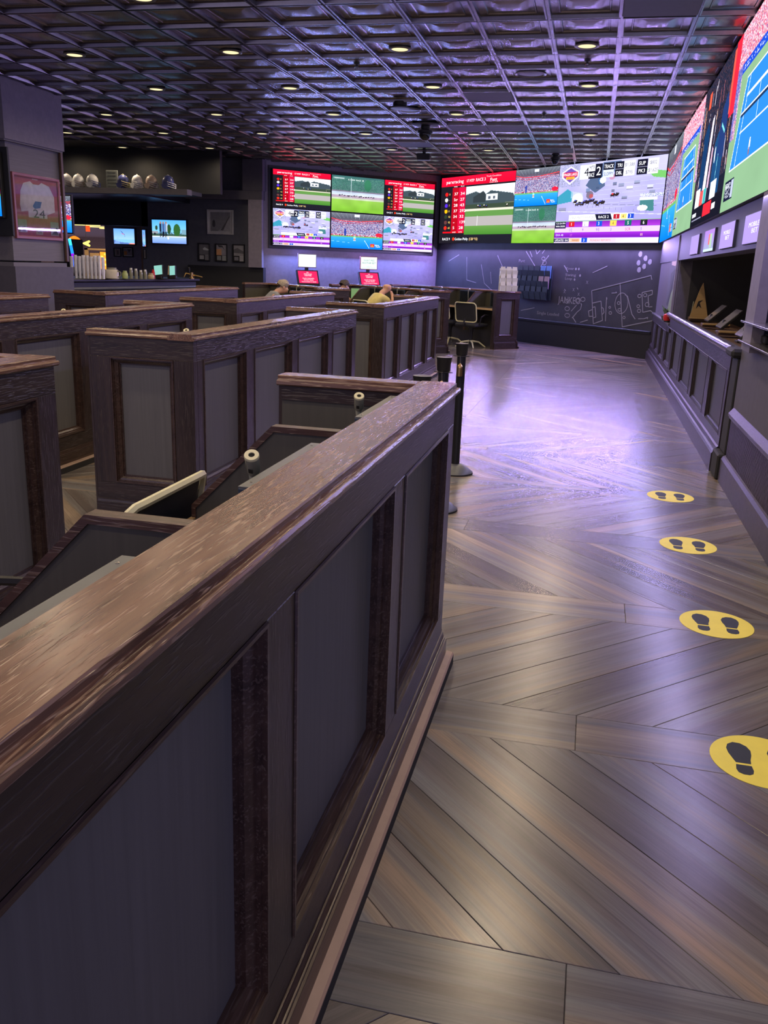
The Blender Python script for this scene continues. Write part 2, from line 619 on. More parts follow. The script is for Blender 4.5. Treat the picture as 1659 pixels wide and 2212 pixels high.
fb = MB()
fb.box(-13, 1.3, 0.2, 30, -0.06, -0.0035)
floor = structure(fb.build('floor', 'sub'))
PW = 0.2286
ROW0, ROWP = 1.59, 1.119
def tone_of(row):
    k = random.uniform(0.72, 1.22)
    if row:
        return (k * 0.86, k * 0.90, k * 0.97)
    w = random.uniform(-0.06, 0.08)
    return (k * (1 + w), k, k * (1 - w))
rest = PlankMesh()
SPLIT = -1.15
JOINTS = {0: 0.085, 1: 0.083, 2: 0.274, 3: 0.62, 4: 0.17}
for k in range(-1, 15):
    far = ROW0 + ROWP * k
    near = far - PW
    # transverse row
    j = JOINTS.get(k, random.uniform(-0.4, 0.6))
    xs = [SPLIT] + [x for x in (j - 1.219, j, j + 1.219) if SPLIT + 0.1 < x < 1.02] + [1.06]
    for a, b in zip(xs, xs[1:]):
        pm = PlankMesh()
        pm.add([(a, near), (b, near), (b, far), (a, far)], 0.0, tone_of(True))
        pm.build('floor_plank', floor)
    x = -12.5
    while x < SPLIT - 0.01:
        b = min(x + 1.219, SPLIT)
        rest.add([(x, near), (b, near), (b, far), (x, far)], 0.0, tone_of(True))
        x = b
    # diagonal band behind the row
    y0, y1 = far, far + ROWP - PW
    step = 0.178 * math.sqrt(2)
    s = -1 if k % 2 == 0 else 1          # -1: x+y constant, +1: y-x constant
    ang = s * PI / 4
    off = 2.041 if s < 0 else 2.88
    for i in range(-90, 90):
        c0 = off + i * step
        c1 = c0 + step
        if s < 0:
            P = [(c0 - y0, y0), (c1 - y0, y0), (c1 - y1, y1), (c0 - y1, y1)]
        else:
            P = [(y0 - c1, y0), (y0 - c0, y0), (y1 - c0, y1), (y1 - c1, y1)]
        if max(p[0] for p in P) < -12.4 or min(p[0] for p in P) > 1.06:
            continue
        t = tone_of(False)
        Q = clip_poly(P, SPLIT, 1.06)
        if Q:
            cx = sum(p[0] + p[1] for p in Q) / len(Q)
            pm = PlankMesh()
            if cx < 17.6 and pm.add(Q, ang, t):
                pm.build('floor_plank', floor)
        Q = clip_poly(P, -12.4, SPLIT)
        if Q:
            rest.add(Q, ang, t)
ro = rest.build('floor_planks_beyond', floor)
ro['kind'] = 'stuff'

# ------------------------------------------------------------------ ceiling of pressed metal coffers
CZ, PX, PY = 3.43, 0.582, 0.594
cb = MB()
cb.box(-12.6, 1.2, 2.0, 21.6, CZ + 0.07, CZ + 0.12)
ceiling = structure(cb.build('ceiling', 'dark'))

def ring_mesh(mb, prof, cx, cy, sx=PX, sy=PY):
    L = []
    for o, h in prof:
        a, b = sx / 2 - o, sy / 2 - o
        L.append([mb.pt((cx - a, cy - b, h)), mb.pt((cx + a, cy - b, h)), mb.pt((cx + a, cy + b, h)), mb.pt((cx - a, cy + b, h))])
    for k in range(len(L) - 1):
        for i in range(4):
            j = (i + 1) % 4
            mb.face([L[k][i], L[k][j], L[k + 1][j], L[k + 1][i]])
    mb.face(L[-1])
COFFER = [(0.000, 0.012), (0.010, 0.012), (0.0101, 0.0), (0.024, 0.0), (0.030, 0.030), (0.085, 0.034), (0.090, 0.027), (0.098, 0.027), (0.104, 0.034),
          (0.120, 0.034), (0.140, 0.0318), (0.165, 0.0283), (0.190, 0.0248), (0.220, 0.0213), (0.250, 0.0190), (0.275, 0.0183)]
FLATP = [(0.0, 0.012), (0.010, 0.012), (0.0101, 0.004), (0.05, 0.004)]
def tile_mesh(prof, mat, nm):
    mb = MB()
    ring_mesh(mb, prof, 0, 0)
    o = mb.build(nm, mat)
    me = o.data
    me.polygons.foreach_set('use_smooth', [True] * len(me.polygons))
    me.set_sharp_from_angle(angle=0.16)
    bpy.data.objects.remove(o)
    return me
TILE, FLAT = tile_mesh(COFFER, 'ceil', 'ceiling_tile'), tile_mesh(FLATP, 'ceilflat', 'ceiling_panel')
FLATS = {(0, 12), (-3, 18), (-3, 22), (-4, 22), (-6, 25), (-2, 15 + 11)}
tiles = []
for i in range(-20, 2):
    for j in range(3, 36):
        cx, cy = (i + 0.5) * PX, 0.224 + (j + 0.5) * PY
        if cx + cy > 17.3 or cy > 20.9 or (cy - cx) > 24.6 or cy > 20 or (cx < -6.9 and cy > 17.8):
            continue
        tiles.append((cx, cy, i, j))
tiles.sort(key=lambda t: math.hypot(t[0], t[1]) + (40 if (t[1] < 6.0 or -t[0] > 1.0 + 0.75 * t[1]) else 0))
restc = MB()
for n, (cx, cy, i, j) in enumerate(tiles):
    flat = (i, j) in FLATS
    last = i == 1
    if n < 300 or flat:
        o = bpy.data.objects.new('ceiling_panel' if flat else 'ceiling_tile', FLAT if flat else TILE)
        COL.objects.link(o)
        o.parent = ceiling
        if last:
            o.scale = (0.48 / PX, 1, 1)
            cx = PX + 0.24
        o.location = (cx, cy, CZ)
    else:
        restc.T = Matrix.Translation((PX + 0.24 if last else cx, cy, CZ)) @ Matrix.Diagonal((0.48 / PX if last else 1, 1, 1, 1))
        ring_mesh(restc, COFFER, 0, 0)
ro = restc.build('ceiling_tiles_beyond', 'ceil', ceiling)
ro.data.polygons.foreach_set('use_smooth', [True] * len(ro.data.polygons))
ro.data.set_sharp_from_angle(angle=0.16)
ro['kind'] = 'stuff'

# ------------------------------------------------------------------ walls
def at45(u, w, z, which):
    """Point on the two 45 degree walls: u along, w out into the room."""
    if which == 2:      # right-hand wall, from the corner towards the counter
        return (-3.74 + u * 0.70711 - w * 0.70711, 21.06 - u * 0.70711 - w * 0.70711, z)
    return (-6.9 + u * 0.70711 + w * 0.70711, 17.9 + u * 0.70711 - w * 0.70711, z)
def T45(which, w=0.0):
    o = Vector(at45(0, w, 0, which))
    ux = Vector((0.70711, -0.70711, 0)) if which == 2 else Vector((0.70711, 0.70711, 0))
    n = Vector((-0.70711, -0.70711, 0)) if which == 2 else Vector((0.70711, -0.70711, 0))
    m = Matrix((ux, (0, 0, 1), n)).transposed().to_4x4()
    m.translation = o
    return m            # local (u, z, w)

def wall_slab(name, which, u0, u1, z0, z1, mat, w0=-0.2, w1=0.0):
    mb = MB()
    mb.T = T45(which)
    mb.box(u0, u1, z0, z1, w0, w1)
    return structure(mb.build(name, mat))
wall_slab('wall_corner_left', 1, -0.02, 4.47, 0, 3.5, 'walllite')
w2 = MB()
w2.T = T45(2)
w2.box(-0.1, 6.9, 0.48, 3.5, -0.2, 0.0)
wall_cr = structure(w2.build('wall_corner_right', 'chalkboard'))
pl = MB()
pl.T = T45(2)
pl.prism([(0.0, 0.0), (0.0, 0.47), (0.07, 0.47), (0.07, 0.43), (0.055, 0.41), (0.055, 0.0)], 0.1, 6.83, 'x')
# local (u, z, w): prism axis x gives (u, y=z, z=w); swap the outline so y is height
pl = MB()
pl.T = T45(2)
pl.prism([(0.0, -0.01), (0.47, -0.01), (0.47, 0.045), (0.44, 0.045), (0.43, 0.03), (0.0, 0.03)], 0.1, 6.80, 'x')
structure(pl.build('baseboard_corner', 'plinth'))
rl = MB()
rl.T = T45(2)
rl.bbox(0.1, 6.80, 0.47, 0.492, 0.0, 0.06)
structure(rl.build('trim_1', 'slate'))

bw = MB()     # picture wall and the pier beside the televisions
bw.box(-9.75, -7.15, 17.95, 18.15, 0, 3.5)
bw.box(-7.15, -6.90, 17.80, 18.1, 0, 3.5)
structure(bw.build('wall_back', 'wallblue'))
bt = MB()
bt.box(-9.9, -6.88, 17.74, 17.95, 2.66, 2.84)
bt.box(-7.3, -6.86, 17.72, 17.95, 2.84, 3.45)
structure(bt.build('trim_2', 'wall'))
wc = MB()
wc.box(-8.6, -6.87, 17.78, 17.96, 0, 1.31)
structure(wc.build('baseboard_back', 'dark'))
pr_ = MB()
pr_.box(-7.17, -6.87, 17.70, 17.80, 1.31, 2.66)
structure(pr_.build('trim_3', 'walllite'))
# bar canopy and the wall over it
cn = MB()
cn.box(-12.4, -9.6, 17.95, 18.1, 2.08, 3.5)
cn.box(-12.4, -8.6, 15.75, 18.0, 2.60, 2.67)
cn.box(-8.6, -7.6, 15.75, 16.4, 2.60, 2.67)
structure(cn.build('wall_bar', 'dark'))
sh = MB()
sh.box(-12.4, -7.5, 15.55, 15.75, 2.57, 2.67)
structure(sh.build('trim_4', 'wall'))
sof = MB()
sof.box(-12.4, -8.6, 15.75, 17.95, 2.57, 2.60)
structure(sof.build('ceiling_bar', 'ceil'))
bh = MB()
bh.box(-12.4, -7.3, 16.6, 16.7, 2.67, 3.5)
structure(bh.build('wall_helmet_shelf', 'dark'))
lw = MB()
lw.box(-12.6, -12.4, 2.0, 18.1, 0, 3.5)
structure(lw.build('wall_left', 'dark'))
# striated pillar
pi_ = MB()
pi_.box(-9.0, -7.15, 9.86, 11.02, 0, 1.32)
pi_.box(-9.0, -7.17, 9.90, 11.0, 1.34, 2.74)
pi_.box(-9.0, -7.12, 9.82, 11.04, 2.74, 3.5)
pil = structure(pi_.build('wall_pillar', ['brick']))
pt_ = MB()
pt_.box(-9.0, -7.09, 9.80, 11.07, 0, 1.27)
structure(pt_.build('baseboard_pillar', 'wall'))
pu = MB()
pu.box(-9.0, -7.10, 9.81, 11.05, 2.76, 3.45)
structure(pu.build('trim_5', 'walllite'))
pe = MB()
pe.bbox(-7.15, -7.115, 10.98, 11.03, 1.34, 2.74)
structure(pe.build('trim_6', 'brownwood'))

# right-hand wall: display wall above, betting counter below
wu = MB()
wu.box(1.066, 1.25, 2.0, 16.45, 1.66, 3.5)
structure(wu.build('wall_right_upper', 'dark'))
wr = MB()
wr.box(1.087, 1.25, 12.62, 16.45, 0, 1.66)
wr.box(1.065, 1.25, 2.0, 6.20, 0, 1.05)
wr.box(1.065, 1.25, 6.20, 6.62, 0, 1.66)
wp = MB()
wp.box(0.992, 1.064, 5.90, 6.22, 1.0, 1.985)
structure(wp.build('wall_right_pilaster', 'walllite'))
structure(wr.build('wall_right', 'wall'))
wi = MB()
wi.box(3.4, 3.5, 5.0, 13.0, 0, 2.8)
wi.box(1.25, 3.4, 12.62, 12.75, 0, 2.8)
wi.box(1.25, 3.4, 3.0, 3.1, 0, 2.8)
wi.box(1.25, 3.5, 3.0, 13.0, 2.7, 2.8)
wi.box(1.25, 3.5, 3.0, 13.0, -0.05, 0.0)
structure(wi.build('wall_booth', 'dark'))
bs = MB()
bs.prism([(1.07, 0), (1.03, 0), (1.03, 0.17), (1.045, 0.19), (1.07, 0.20)], 2.0, 6.62, 'y')
structure(bs.build('baseboard_right', 'counter'))
cr_ = MB()
cr_.prism([(1.07, 0.47), (1.045, 0.475), (1.04, 0.49), (1.032, 0.495), (1.032, 0.512), (1.04, 0.52), (1.07, 0.56)], 2.0, 6.60, 'y')
structure(cr_.build('trim_7', 'countery'))
rb = MB()
y = 2.0
while y < 6.58:
    rb.prism([(1.066, y), (1.056, y + 0.004), (1.056, y + 0.020), (1.066, y + 0.024)], 0.195, 0.475, 'z')
    y += 0.030
rbo = rb.build('beaded_panel', 'counter', bpy.data.objects['wall_right'])
rbo['kind'] = 'stuff'

# casino hall seen through the bar opening
ch = MB()
ch.box(-34, -8.0, 46.0, 46.2, 0, 3)
ch.box(-34, -33.8, 18.1, 46, 0, 3)
ch.box(-9.2, -9.0, 18.2, 46, 0, 3)
structure(ch.build('wall_casino', 'casino'))
cc = MB()
cc.box(-34, -9.0, 18.3, 46.2, 2.38, 2.5)
structure(cc.build('ceiling_casino', 'casino'))

# ================================================================== CARREL BANKS
MOULD = [(0.0, 0.0), (0.002, 0.004), (0.009, 0.004), (0.0095, -0.006), (0.015, -0.006), (0.0155, -0.015), (0.024, -0.018), (0.034, -0.026), (0.0345, -0.035), (0.041, -0.035), (0.0415, -0.044)]
def perm(kind, o=(0, 0, 0)):
    """Local face axes (a along, d outward, z up) -> bank axes."""
    if kind == 'long':        # a -> +y, d -> +x
        m = Matrix(((0, 1, 0, o[0]), (1, 0, 0, o[1]), (0, 0, 1, o[2]), (0, 0, 0, 1)))
    elif kind == 'near':      # a -> +x, d -> -y
        m = Matrix(((1, 0, 0, o[0]), (0, -1, 0, o[1]), (0, 0, 1, o[2]), (0, 0, 0, 1)))
    else:                     # 'far': a -> +x, d -> +y
        m = Matrix(((1, 0, 0, o[0]), (0, 1, 0, o[1]), (0, 0, 1, o[2]), (0, 0, 0, 1)))
    return m

def panelled_face(t, T, a0, a1, stiles, sw, m_rail, m_stile, z_lo=0.15, z_b=0.235, z_t=0.93, z_hi=1.04, end=0.12, depth=0.045, first=None):
    """Rails, stiles, mouldings and recessed panels, each its own part."""
    for (za, zb) in ((z_lo, z_b), (z_t, z_hi)):
        mb = MB(); mb.T = T
        mb.bbox(a0, a1, -depth, 0, za, zb, 0.0015)
        mb.build('rail', m_rail, t)
    edges = [(a0, first or a0 + end)] + [(c - sw / 2, c + sw / 2) for c in stiles] + [(a1 - end, a1)]
    for a, b in edges:
        mb = MB(); mb.T = T
        mb.bbox(a, b, -depth, 0.0, z_b, z_t, 0.0015)
        mb.build('stile', m_stile, t)
    for (p, q) in zip(edges, edges[1:]):
        a, b = p[1], q[0]
        mb = MB(); mb.T = T
        mb.frame(a, b, z_b, z_t, MOULD)
        mb.build('panel_moulding', 'oak_m', t)
        mb = MB(); mb.T = T
        mb.box(a + 0.03, b - 0.03, -depth - 0.004, -depth + 0.003, z_b + 0.03, z_t - 0.03)
        mb.build('panel', 'lam', t)

CAPP = [(0.008, 1.035), (0.015, 1.040), (0.016, 1.049), (0.012, 1.054), (0.002, 1.054), (0.0, 1.058), (0.0, 1.067), (-0.003, 1.07),
        (-0.122, 1.07), (-0.125, 1.067), (-0.125, 1.058), (-0.127, 1.054), (-0.137, 1.054), (-0.141, 1.049), (-0.140, 1.040), (-0.133, 1.035)]
BASEP = [(-0.03, 0.0), (0.018, 0.0), (0.018, 0.110), (0.0175, 0.112), (0.012, 0.1125), (0.0118, 0.120), (0.008, 0.1205), (0.004, 0.134), (0.0038, 0.142), (-0.001, 0.1425), (-0.001, 0.152), (-0.03, 0.152)]

def bank(name, label, loc, rz, L, stiles, dividers, near=True, far=True, nearface=True):
    t = thing(name, label, 'booth', loc, rz, None)
    mb = MB()
    mb.box(-0.100, -0.049, 0.01, L - 0.01, 0.0, 1.036)
    mb.build('core', 'lam_in', t)
    panelled_face(t, perm('long'), 0.0455 if (near and nearface) else 0, L, stiles, 0.128, 'oak_y', 'oak_z', first=0.12)
    mb = MB(); mb.prism(CAPP, -0.015, L + 0.015, 'y'); mb.build('cap', 'cap_y', t)
    mb = MB(); mb.prism(BASEP, -0.018 if near else 0, L + 0.018, 'y'); mb.build('base_moulding', 'oak_m', t)
    mb = MB(); mb.prism([(0.018, 0), (0.045, 0), (0.045, 0.040), (0.018, 0.040)], -0.03, L + 0.045, 'y'); mb.build('shoe', 'rubber', t)
    mb = MB(); mb.prism([(0.018, 0.040), (0.0455, 0.040), (0.0455, 0.044), (0.040, 0.048), (0.018, 0.052)], -0.03, L + 0.045, 'y'); mb.build('shoe_strip', 'shoe', t)
    for which, on in (('near', near), ('far', far)):
        if not on:
            continue
        ya, yb = (0.0, 0.085) if which == 'near' else (L - 0.085, L)
        mb = MB()
        mb.box(-0.60, -0.10, ya + (0.050 if which == 'near' and nearface else 0), yb, 0.0, 1.036)
        mb.build('end_panel', 'lam_in', t)
        mb = MB()
        y0 = ya - 0.016 if which == 'near' else yb + 0.016
        sg = 1 if which == 'near' else -1
        mb.prism([(y0 + sg * (-p[0] + 0.016) if which == 'near' else y0 - (0.016 - p[0]), p[1]) for p in
                  [(0.008, 1.035), (0.015, 1.040), (0.016, 1.049), (0.012, 1.054), (0.002, 1.054), (0.0, 1.058), (0.0, 1.067), (-0.003, 1.07),
                   (-0.085, 1.07), (-0.088, 1.067), (-0.088, 1.058), (-0.090, 1.054), (-0.101, 1.054), (-0.103, 1.040), (-0.097, 1.035)]], -0.615, -0.126, 'x')
        mb.build('end_cap', 'cap_x', t)
        # dark strip standing for the shadow under the cap, and wooden panel edge
        yi = yb if which == 'near' else ya
        mb = MB()
        s2 = 1 if which == 'near' else -1
        mb.box(-0.60, -0.10, min(yi, yi + s2 * 0.006), max(yi, yi + s2 * 0.006), 0.985, 1.036)
        mb.build('cap_shadow_strip', 'oak_x', t)
        mb = MB()
        mb.box(-0.612, -0.600, ya, yb, 0.0, 1.036)
        mb.build('edge_strip', 'oak_z', t)
        if which == 'near' and nearface:
            panelled_face(t, perm('near'), -0.60, 0.0, [], 0.1, 'oak_x', 'oak_z', end=0.115)
            mb = MB(); mb.T = perm('near')
            mb.prism([(p[0], p[1]) for p in BASEP], -0.60, 0.018, 'x'); mb.build('base_moulding', 'oak_x', t)
    for d in dividers:
        P = [(-0.10, 0.30), (-0.10, 1.010), (-0.368, 1.010), (-0.60, 0.775), (-0.60, 0.30)]
        mb = MB(); mb.prism(P, d - 0.012, d + 0.012, 'y'); mb.build('divider', 'lam_in', t)
        Q = [(-0.10, 1.010), (-0.10, 1.026), (-0.374, 1.026), (-0.612, 0.785), (-0.612, 0.30), (-0.60, 0.30), (-0.60, 0.775), (-0.368, 1.010)]
        mb = MB(); mb.prism(Q, d - 0.018, d + 0.018, 'y'); mb.build('divider_cap', 'cap_mid', t)
    mb = MB(); mb.box(-0.60, -0.10, 0.09 if near else 0, L - 0.09, 0.715, 0.745); mb.build('desk', 'desk', t)
    mb = MB(); mb.box(-0.616, -0.601, 0.09 if near else 0, L - 0.09, 0.712, 0.748); mb.build('desk_edge', 'tanwood', t)
    return t

def place(loc, rz, x, y):
    c, s = math.cos(rz), math.sin(rz)
    return (loc[0] + c * x - s * y, loc[1] + s * x + c * y)

FX = -0.43
b1 = bank('carrel_bank', 'nearest carrel booth partition filling the foreground, glossy brown oak cap lit by downlights', (FX, -0.35, 0), 0, 3.28,
          [0.70, 1.54, 2.41], [0.70, 1.61, 2.505], True, True, False)
bank('carrel_bank', 'booth cut off by the left edge of the photo, ending in a dark post', (-1.985, -0.40, 0), 0, 3.33,
     [0.72, 1.58, 2.45], [0.72, 1.58, 2.45], True, True, False)
bank('carrel_bank', 'booth whose whole near end panel shows a grey inset panel, middle of the photo left', (-2.0, 4.17, 0), 0, 3.24,
     [0.79, 1.62, 2.47], [0.79, 1.62, 2.47])
bank('carrel_bank', 'booth in front of the bald man, red reflection on the far end of its cap', (-2.06, 8.70, 0), 0, 3.22,
     [0.79, 1.62, 2.47], [0.79, 1.62, 2.47])
bank('carrel_bank', 'long booth wall at the left behind the booth with the grey inset end panel', (-3.45, 3.95, 0), 0, 3.24,
     [0.70, 1.53, 2.37], [0.79, 1.62, 2.47])
bank('carrel_bank', 'booth with dark near end and curly rail grain, below the grey haired man', (-3.45, 8.20, 0), 0, 3.40,
     [0.79, 1.62, 2.47], [0.79, 1.62, 2.47])
bank('carrel_bank', 'short stretch of booth at the left edge below the jersey pillar', (-5.05, 4.2, 0), 0, 3.24,
     [0.79, 1.62, 2.47], [0.79, 1.62, 2.47])
bank('carrel_bank', 'booth right in front of the bar with its brown near end next to the pillar', (-5.05, 8.45, 0), 0, 3.60,
     [0.79, 1.62, 2.67], [0.79, 1.62, 2.67])
ANG = math.radians(50)
EC, EA, EB = (-3.84, 13.75), (-2.43, 15.20), (-1.36, 16.90)
bank('carrel_bank', 'angled booth at the back left below the blank kiosk', (*EC, 0), ANG, 2.5, [0.85, 1.65], [0.85, 1.65])
bank('carrel_bank', 'angled back booth where the bald man sits, dark post at its right end', (*EA, 0), ANG, 2.9, [0.75, 1.45, 2.2], [0.72, 1.44, 2.16])
bank('carrel_bank', 'angled booth at the back right, white brochure holder on its end', (*EB, 0), ANG, 3.3, [0.85, 1.7, 2.5], [0.85, 1.7, 2.5])

# ------------------------------------------------------------------ monitors and reading lamps on the desks
def make_monitor(label):
    t = thing('monitor', label, 'monitor', (0, 0, 0), 0, 'carrel monitors')
    mb = MB(); mb.bbox(-0.013, 0.013, -0.225, 0.225, 0.0, 0.285, 0.002); mb.build('housing', 'slate', t)
    mb = MB(); mb.bbox(-0.013, 0.0125, -0.224, 0.224, 0.284, 0.2885, 0.001); top = mb.build('top_strip', 'greymetal', t)
    mb = MB()
    for y in (-0.19, 0.19):
        mb.lathe([(0.003, 0.2885), (0.003, 0.290), (0.0, 0.2902)], 8, (0, y, 0))
    mb.build('screw', 'steel', top)
    mb = MB(); mb.box(-0.0145, -0.013, -0.21, 0.21, 0.018, 0.27); mb.build('screen', 'mint_off', t)
    mb = MB(); mb.bbox(0.013, 0.05, -0.05, 0.05, 0.09, 0.19, 0.003); mb.build('bracket', 'black', t)
    return t
M['mint_off'] = plain('dark_glass_screen', (0.01, 0.013, 0.016), 0.12)
def make_lamp(label):
    t = thing('reading_lamp', label, 'lamp', (0, 0, 0), 0, 'carrel reading lamps')
    mb = MB(); mb.lathe([(0.034, 0.0), (0.034, 0.008), (0.012, 0.014), (0.0, 0.014)], 16); mb.build('base', 'black', t, True)
    mb = MB(); mb.tube([(0, 0, 0.01), (0.004, 0.0, 0.12), (0.0, 0.004, 0.22), (-0.002, 0.0, 0.275)], [0.006, 0.006, 0.007, 0.010], 8); mb.build('neck', 'clear', t, True)
    Th = Matrix.Translation((0, 0, 0.272)) @ Matrix.Rotation(math.radians(34), 4, 'X') @ Matrix.Rotation(math.radians(8), 4, 'Y')
    def headpart(nm, prof, mat, par):
        mb = MB(); mb.T = Th; mb.lathe(prof, 20)
        return mb.build(nm, mat, par, True)
    hd_ = headpart('head', [(0.007, -0.012), (0.0125, 0.004), (0.0150, 0.010), (0.0155, 0.052), (0.0, 0.052)], 'clear', t)
    headpart('ring', [(0.0065, 0.0505), (0.0068, 0.0565), (0.0150, 0.0565), (0.0160, 0.0545), (0.0160, 0.0505)], 'cream', hd_)
    headpart('bulb_well', [(0.0068, 0.0535), (0.0, 0.0535)], 'black', hd_)
    mb = MB(); mb.T = Th; mb.box(-0.0045, 0.0045, -0.0165, -0.0150, 0.016, 0.027); mb.build('switch', 'black', hd_)
    return t
mon = make_monitor('slate monitor top just behind the foreground cap, farthest of the three in a row')
mon.location = (-0.612, 2.55, 0.747)
dup(mon, (-0.612, 1.705, 0.747), None, 'slate monitor top behind the foreground cap, middle one of three, beside the nearest lamp')
dup(mon, (-0.612, 0.83, 0.747), None, 'slate monitor top behind the foreground cap, lowest at the left edge of the photo')
lamp = make_lamp('nearest clear reading lamp with cream ring, in front of the second carrel divider')
lamp.location = (-0.662, 1.655, 0.747)
dup(lamp, (-0.675, 2.56, 0.747), None, 'clear reading lamp with cream ring before the far end panel of the foreground booth')
dup(lamp, (-2.19, 4.50, 0.747), None, 'small lamp ring peeping over the booth with the grey inset end panel')
dup(lamp, (-3.64, 5.55, 0.747), None, 'small lamp peeping over the long left booth wall')
dup(lamp, (-2.25, 11.3, 0.747), None, 'lamp ring peeping over the far end of the booth before the bald man')
for nm, E0, ss in (('bald man booth', EA, (0.35, 1.25, 1.95)), ('back right booth', EB, (0.35, 1.25, 2.1)), ('back left angled booth', EC, (0.5, 1.3))):
    for q, s_ in enumerate(ss):
        p = place(E0, ANG, -0.235, s_ - 0.05)
        dup(lamp, (*p, 0.747), ANG, 'reading lamp in the %s carrel from the right of the %s' % (['first', 'second', 'third'][q], nm))
        p = place(E0, ANG, -0.16, s_ + 0.05)
        if nm.startswith('back right') or q:
            dup(mon, (*p, 0.747), ANG, 'monitor in the %s carrel from the right of the %s' % (['first', 'second', 'third'][q], nm))
        # lit edge-on screen
# leaflet stands glowing green beside two of the far desks
def standee(p, rz, label):
    t = thing('desk_display', label, 'display', (*p, 0.747), rz)
    mb = MB(); mb.bbox(-0.16, 0.16, -0.012, 0.012, 0.03, 0.27, 0.003); mb.build('housing', 'black', t)
    mb = MB(); mb.box(-0.15, 0.15, -0.014, -0.0125, 0.04, 0.26); mb.build('screen', ecol(0.52, 0.66, 0.44, 0.45), t)
    mb = MB(); mb.bbox(-0.06, 0.06, -0.05, 0.05, 0.0, 0.03, 0.003); mb.build('foot', 'black', t)
standee(place(EB, ANG, -0.30, 0.14), math.radians(20), 'narrow green lit display against the end panel of the back right booth')
standee(place(EA, ANG, -0.32, 2.32), math.radians(35), 'green and white lit display on the desk left of the bald man')

# ------------------------------------------------------------------ chairs
def make_chair(label):
    t = thing('task_chair', label, 'chair', (0, 0, 0), 0, 'black carrel chairs')
    def rr(x, w, z0, z1, lean):
        P = []
        r = 0.06
        for (cy, cz, a0) in ((w - r, z1 - r, 0), (-w + r, z1 - r, 90), (-w + r, z0 + r, 180), (w - r, z0 + r, 270)):
            for k in range(5):
                a = math.radians(a0 + k * 22.5)
                yy, zz = cy + r * math.cos(a), cz + r * math.sin(a)
                P.append((x - lean * (zz - z0) - 0.05 * (1 - (yy / w) ** 2) + 0.05, yy, zz))
        return P
    mb = MB(); mb.tube(rr(-0.24, 0.235, 0.50, 0.86, 0.18), 0.012, 6, 0, True); mb.build('back_frame', 'cream', t, True)
    mb = MB()
    P = rr(-0.238, 0.226, 0.51, 0.85, 0.18)
    a = [mb.pt(p) for p in P]; b = [mb.pt((p[0] + 0.008, p[1], p[2])) for p in P]
    mb.face(a); mb.face(b[::-1])
    for i in range(len(P)):
        mb.face([a[i], a[(i + 1) % len(P)], b[(i + 1) % len(P)], b[i]])
    mb.build('back', 'mesh', t)
    mb = MB(); mb.bbox(-0.23, 0.23, -0.235, 0.235, 0.41, 0.47, 0.02); mb.build('seat', 'mesh', t)
    mb = MB(); mb.tube([(-0.20, 0, 0.44), (-0.27, 0, 0.47), (-0.25, 0, 0.56)], 0.018, 6); mb.build('back_bracket', 'black', t)
    for sy in (-1, 1):
        mb = MB(); mb.tube([(-0.10, sy * 0.235, 0.44), (-0.10, sy * 0.27, 0.60), (0.02, sy * 0.27, 0.64), (0.14, sy * 0.27, 0.63)], 0.013, 6); mb.build('arm', 'black', t)
    mb = MB(); mb.lathe([(0.03, 0.10), (0.03, 0.30), (0.055, 0.38), (0.09, 0.41)], 14); mb.build('column', 'black', t, True)
    for k in range(4):
        a = PI / 4 + k * PI / 2
        mb = MB(); mb.tube([(0.02 * math.cos(a), 0.02 * math.sin(a), 0.13), (0.16 * math.cos(a), 0.16 * math.sin(a), 0.11), (0.29 * math.cos(a), 0.29 * math.sin(a), 0.015)], [0.02, 0.016, 0.013], 6)
        mb.build('leg', 'cream', t, True)
    return t
chair = make_chair('black chair with pale curved back rim in the second carrel of the foreground booth')
chair.location = (-1.35, 2.10, 0)
chair.scale = (1, 1, 0.975)
chair.rotation_euler = (0, 0, PI)
def seat_at(E0, s_, tt=0.78):
    return place(E0, ANG, -tt, s_)
dup(chair, (*seat_at(EB, 0.45), 0), ANG + 0.25, 'black pedestal chair with pale rim nearest the brown end panel at the back')
dup(chair, (*seat_at(EB, 1.15, 0.70), 0), ANG - 0.1, 'black pale rimmed chair left of the one by the end panel at the back')
for q, (E0, s_, w) in enumerate(((EA, 1.20, 'the bald man in yellow'), (EC, 1.30, 'the grey haired man'), (EA, 2.52, 'the man with only the top of his head showing'))):
    dup(chair, (*seat_at(E0, s_, 0.80), 0), ANG, 'chair under %s' % w)

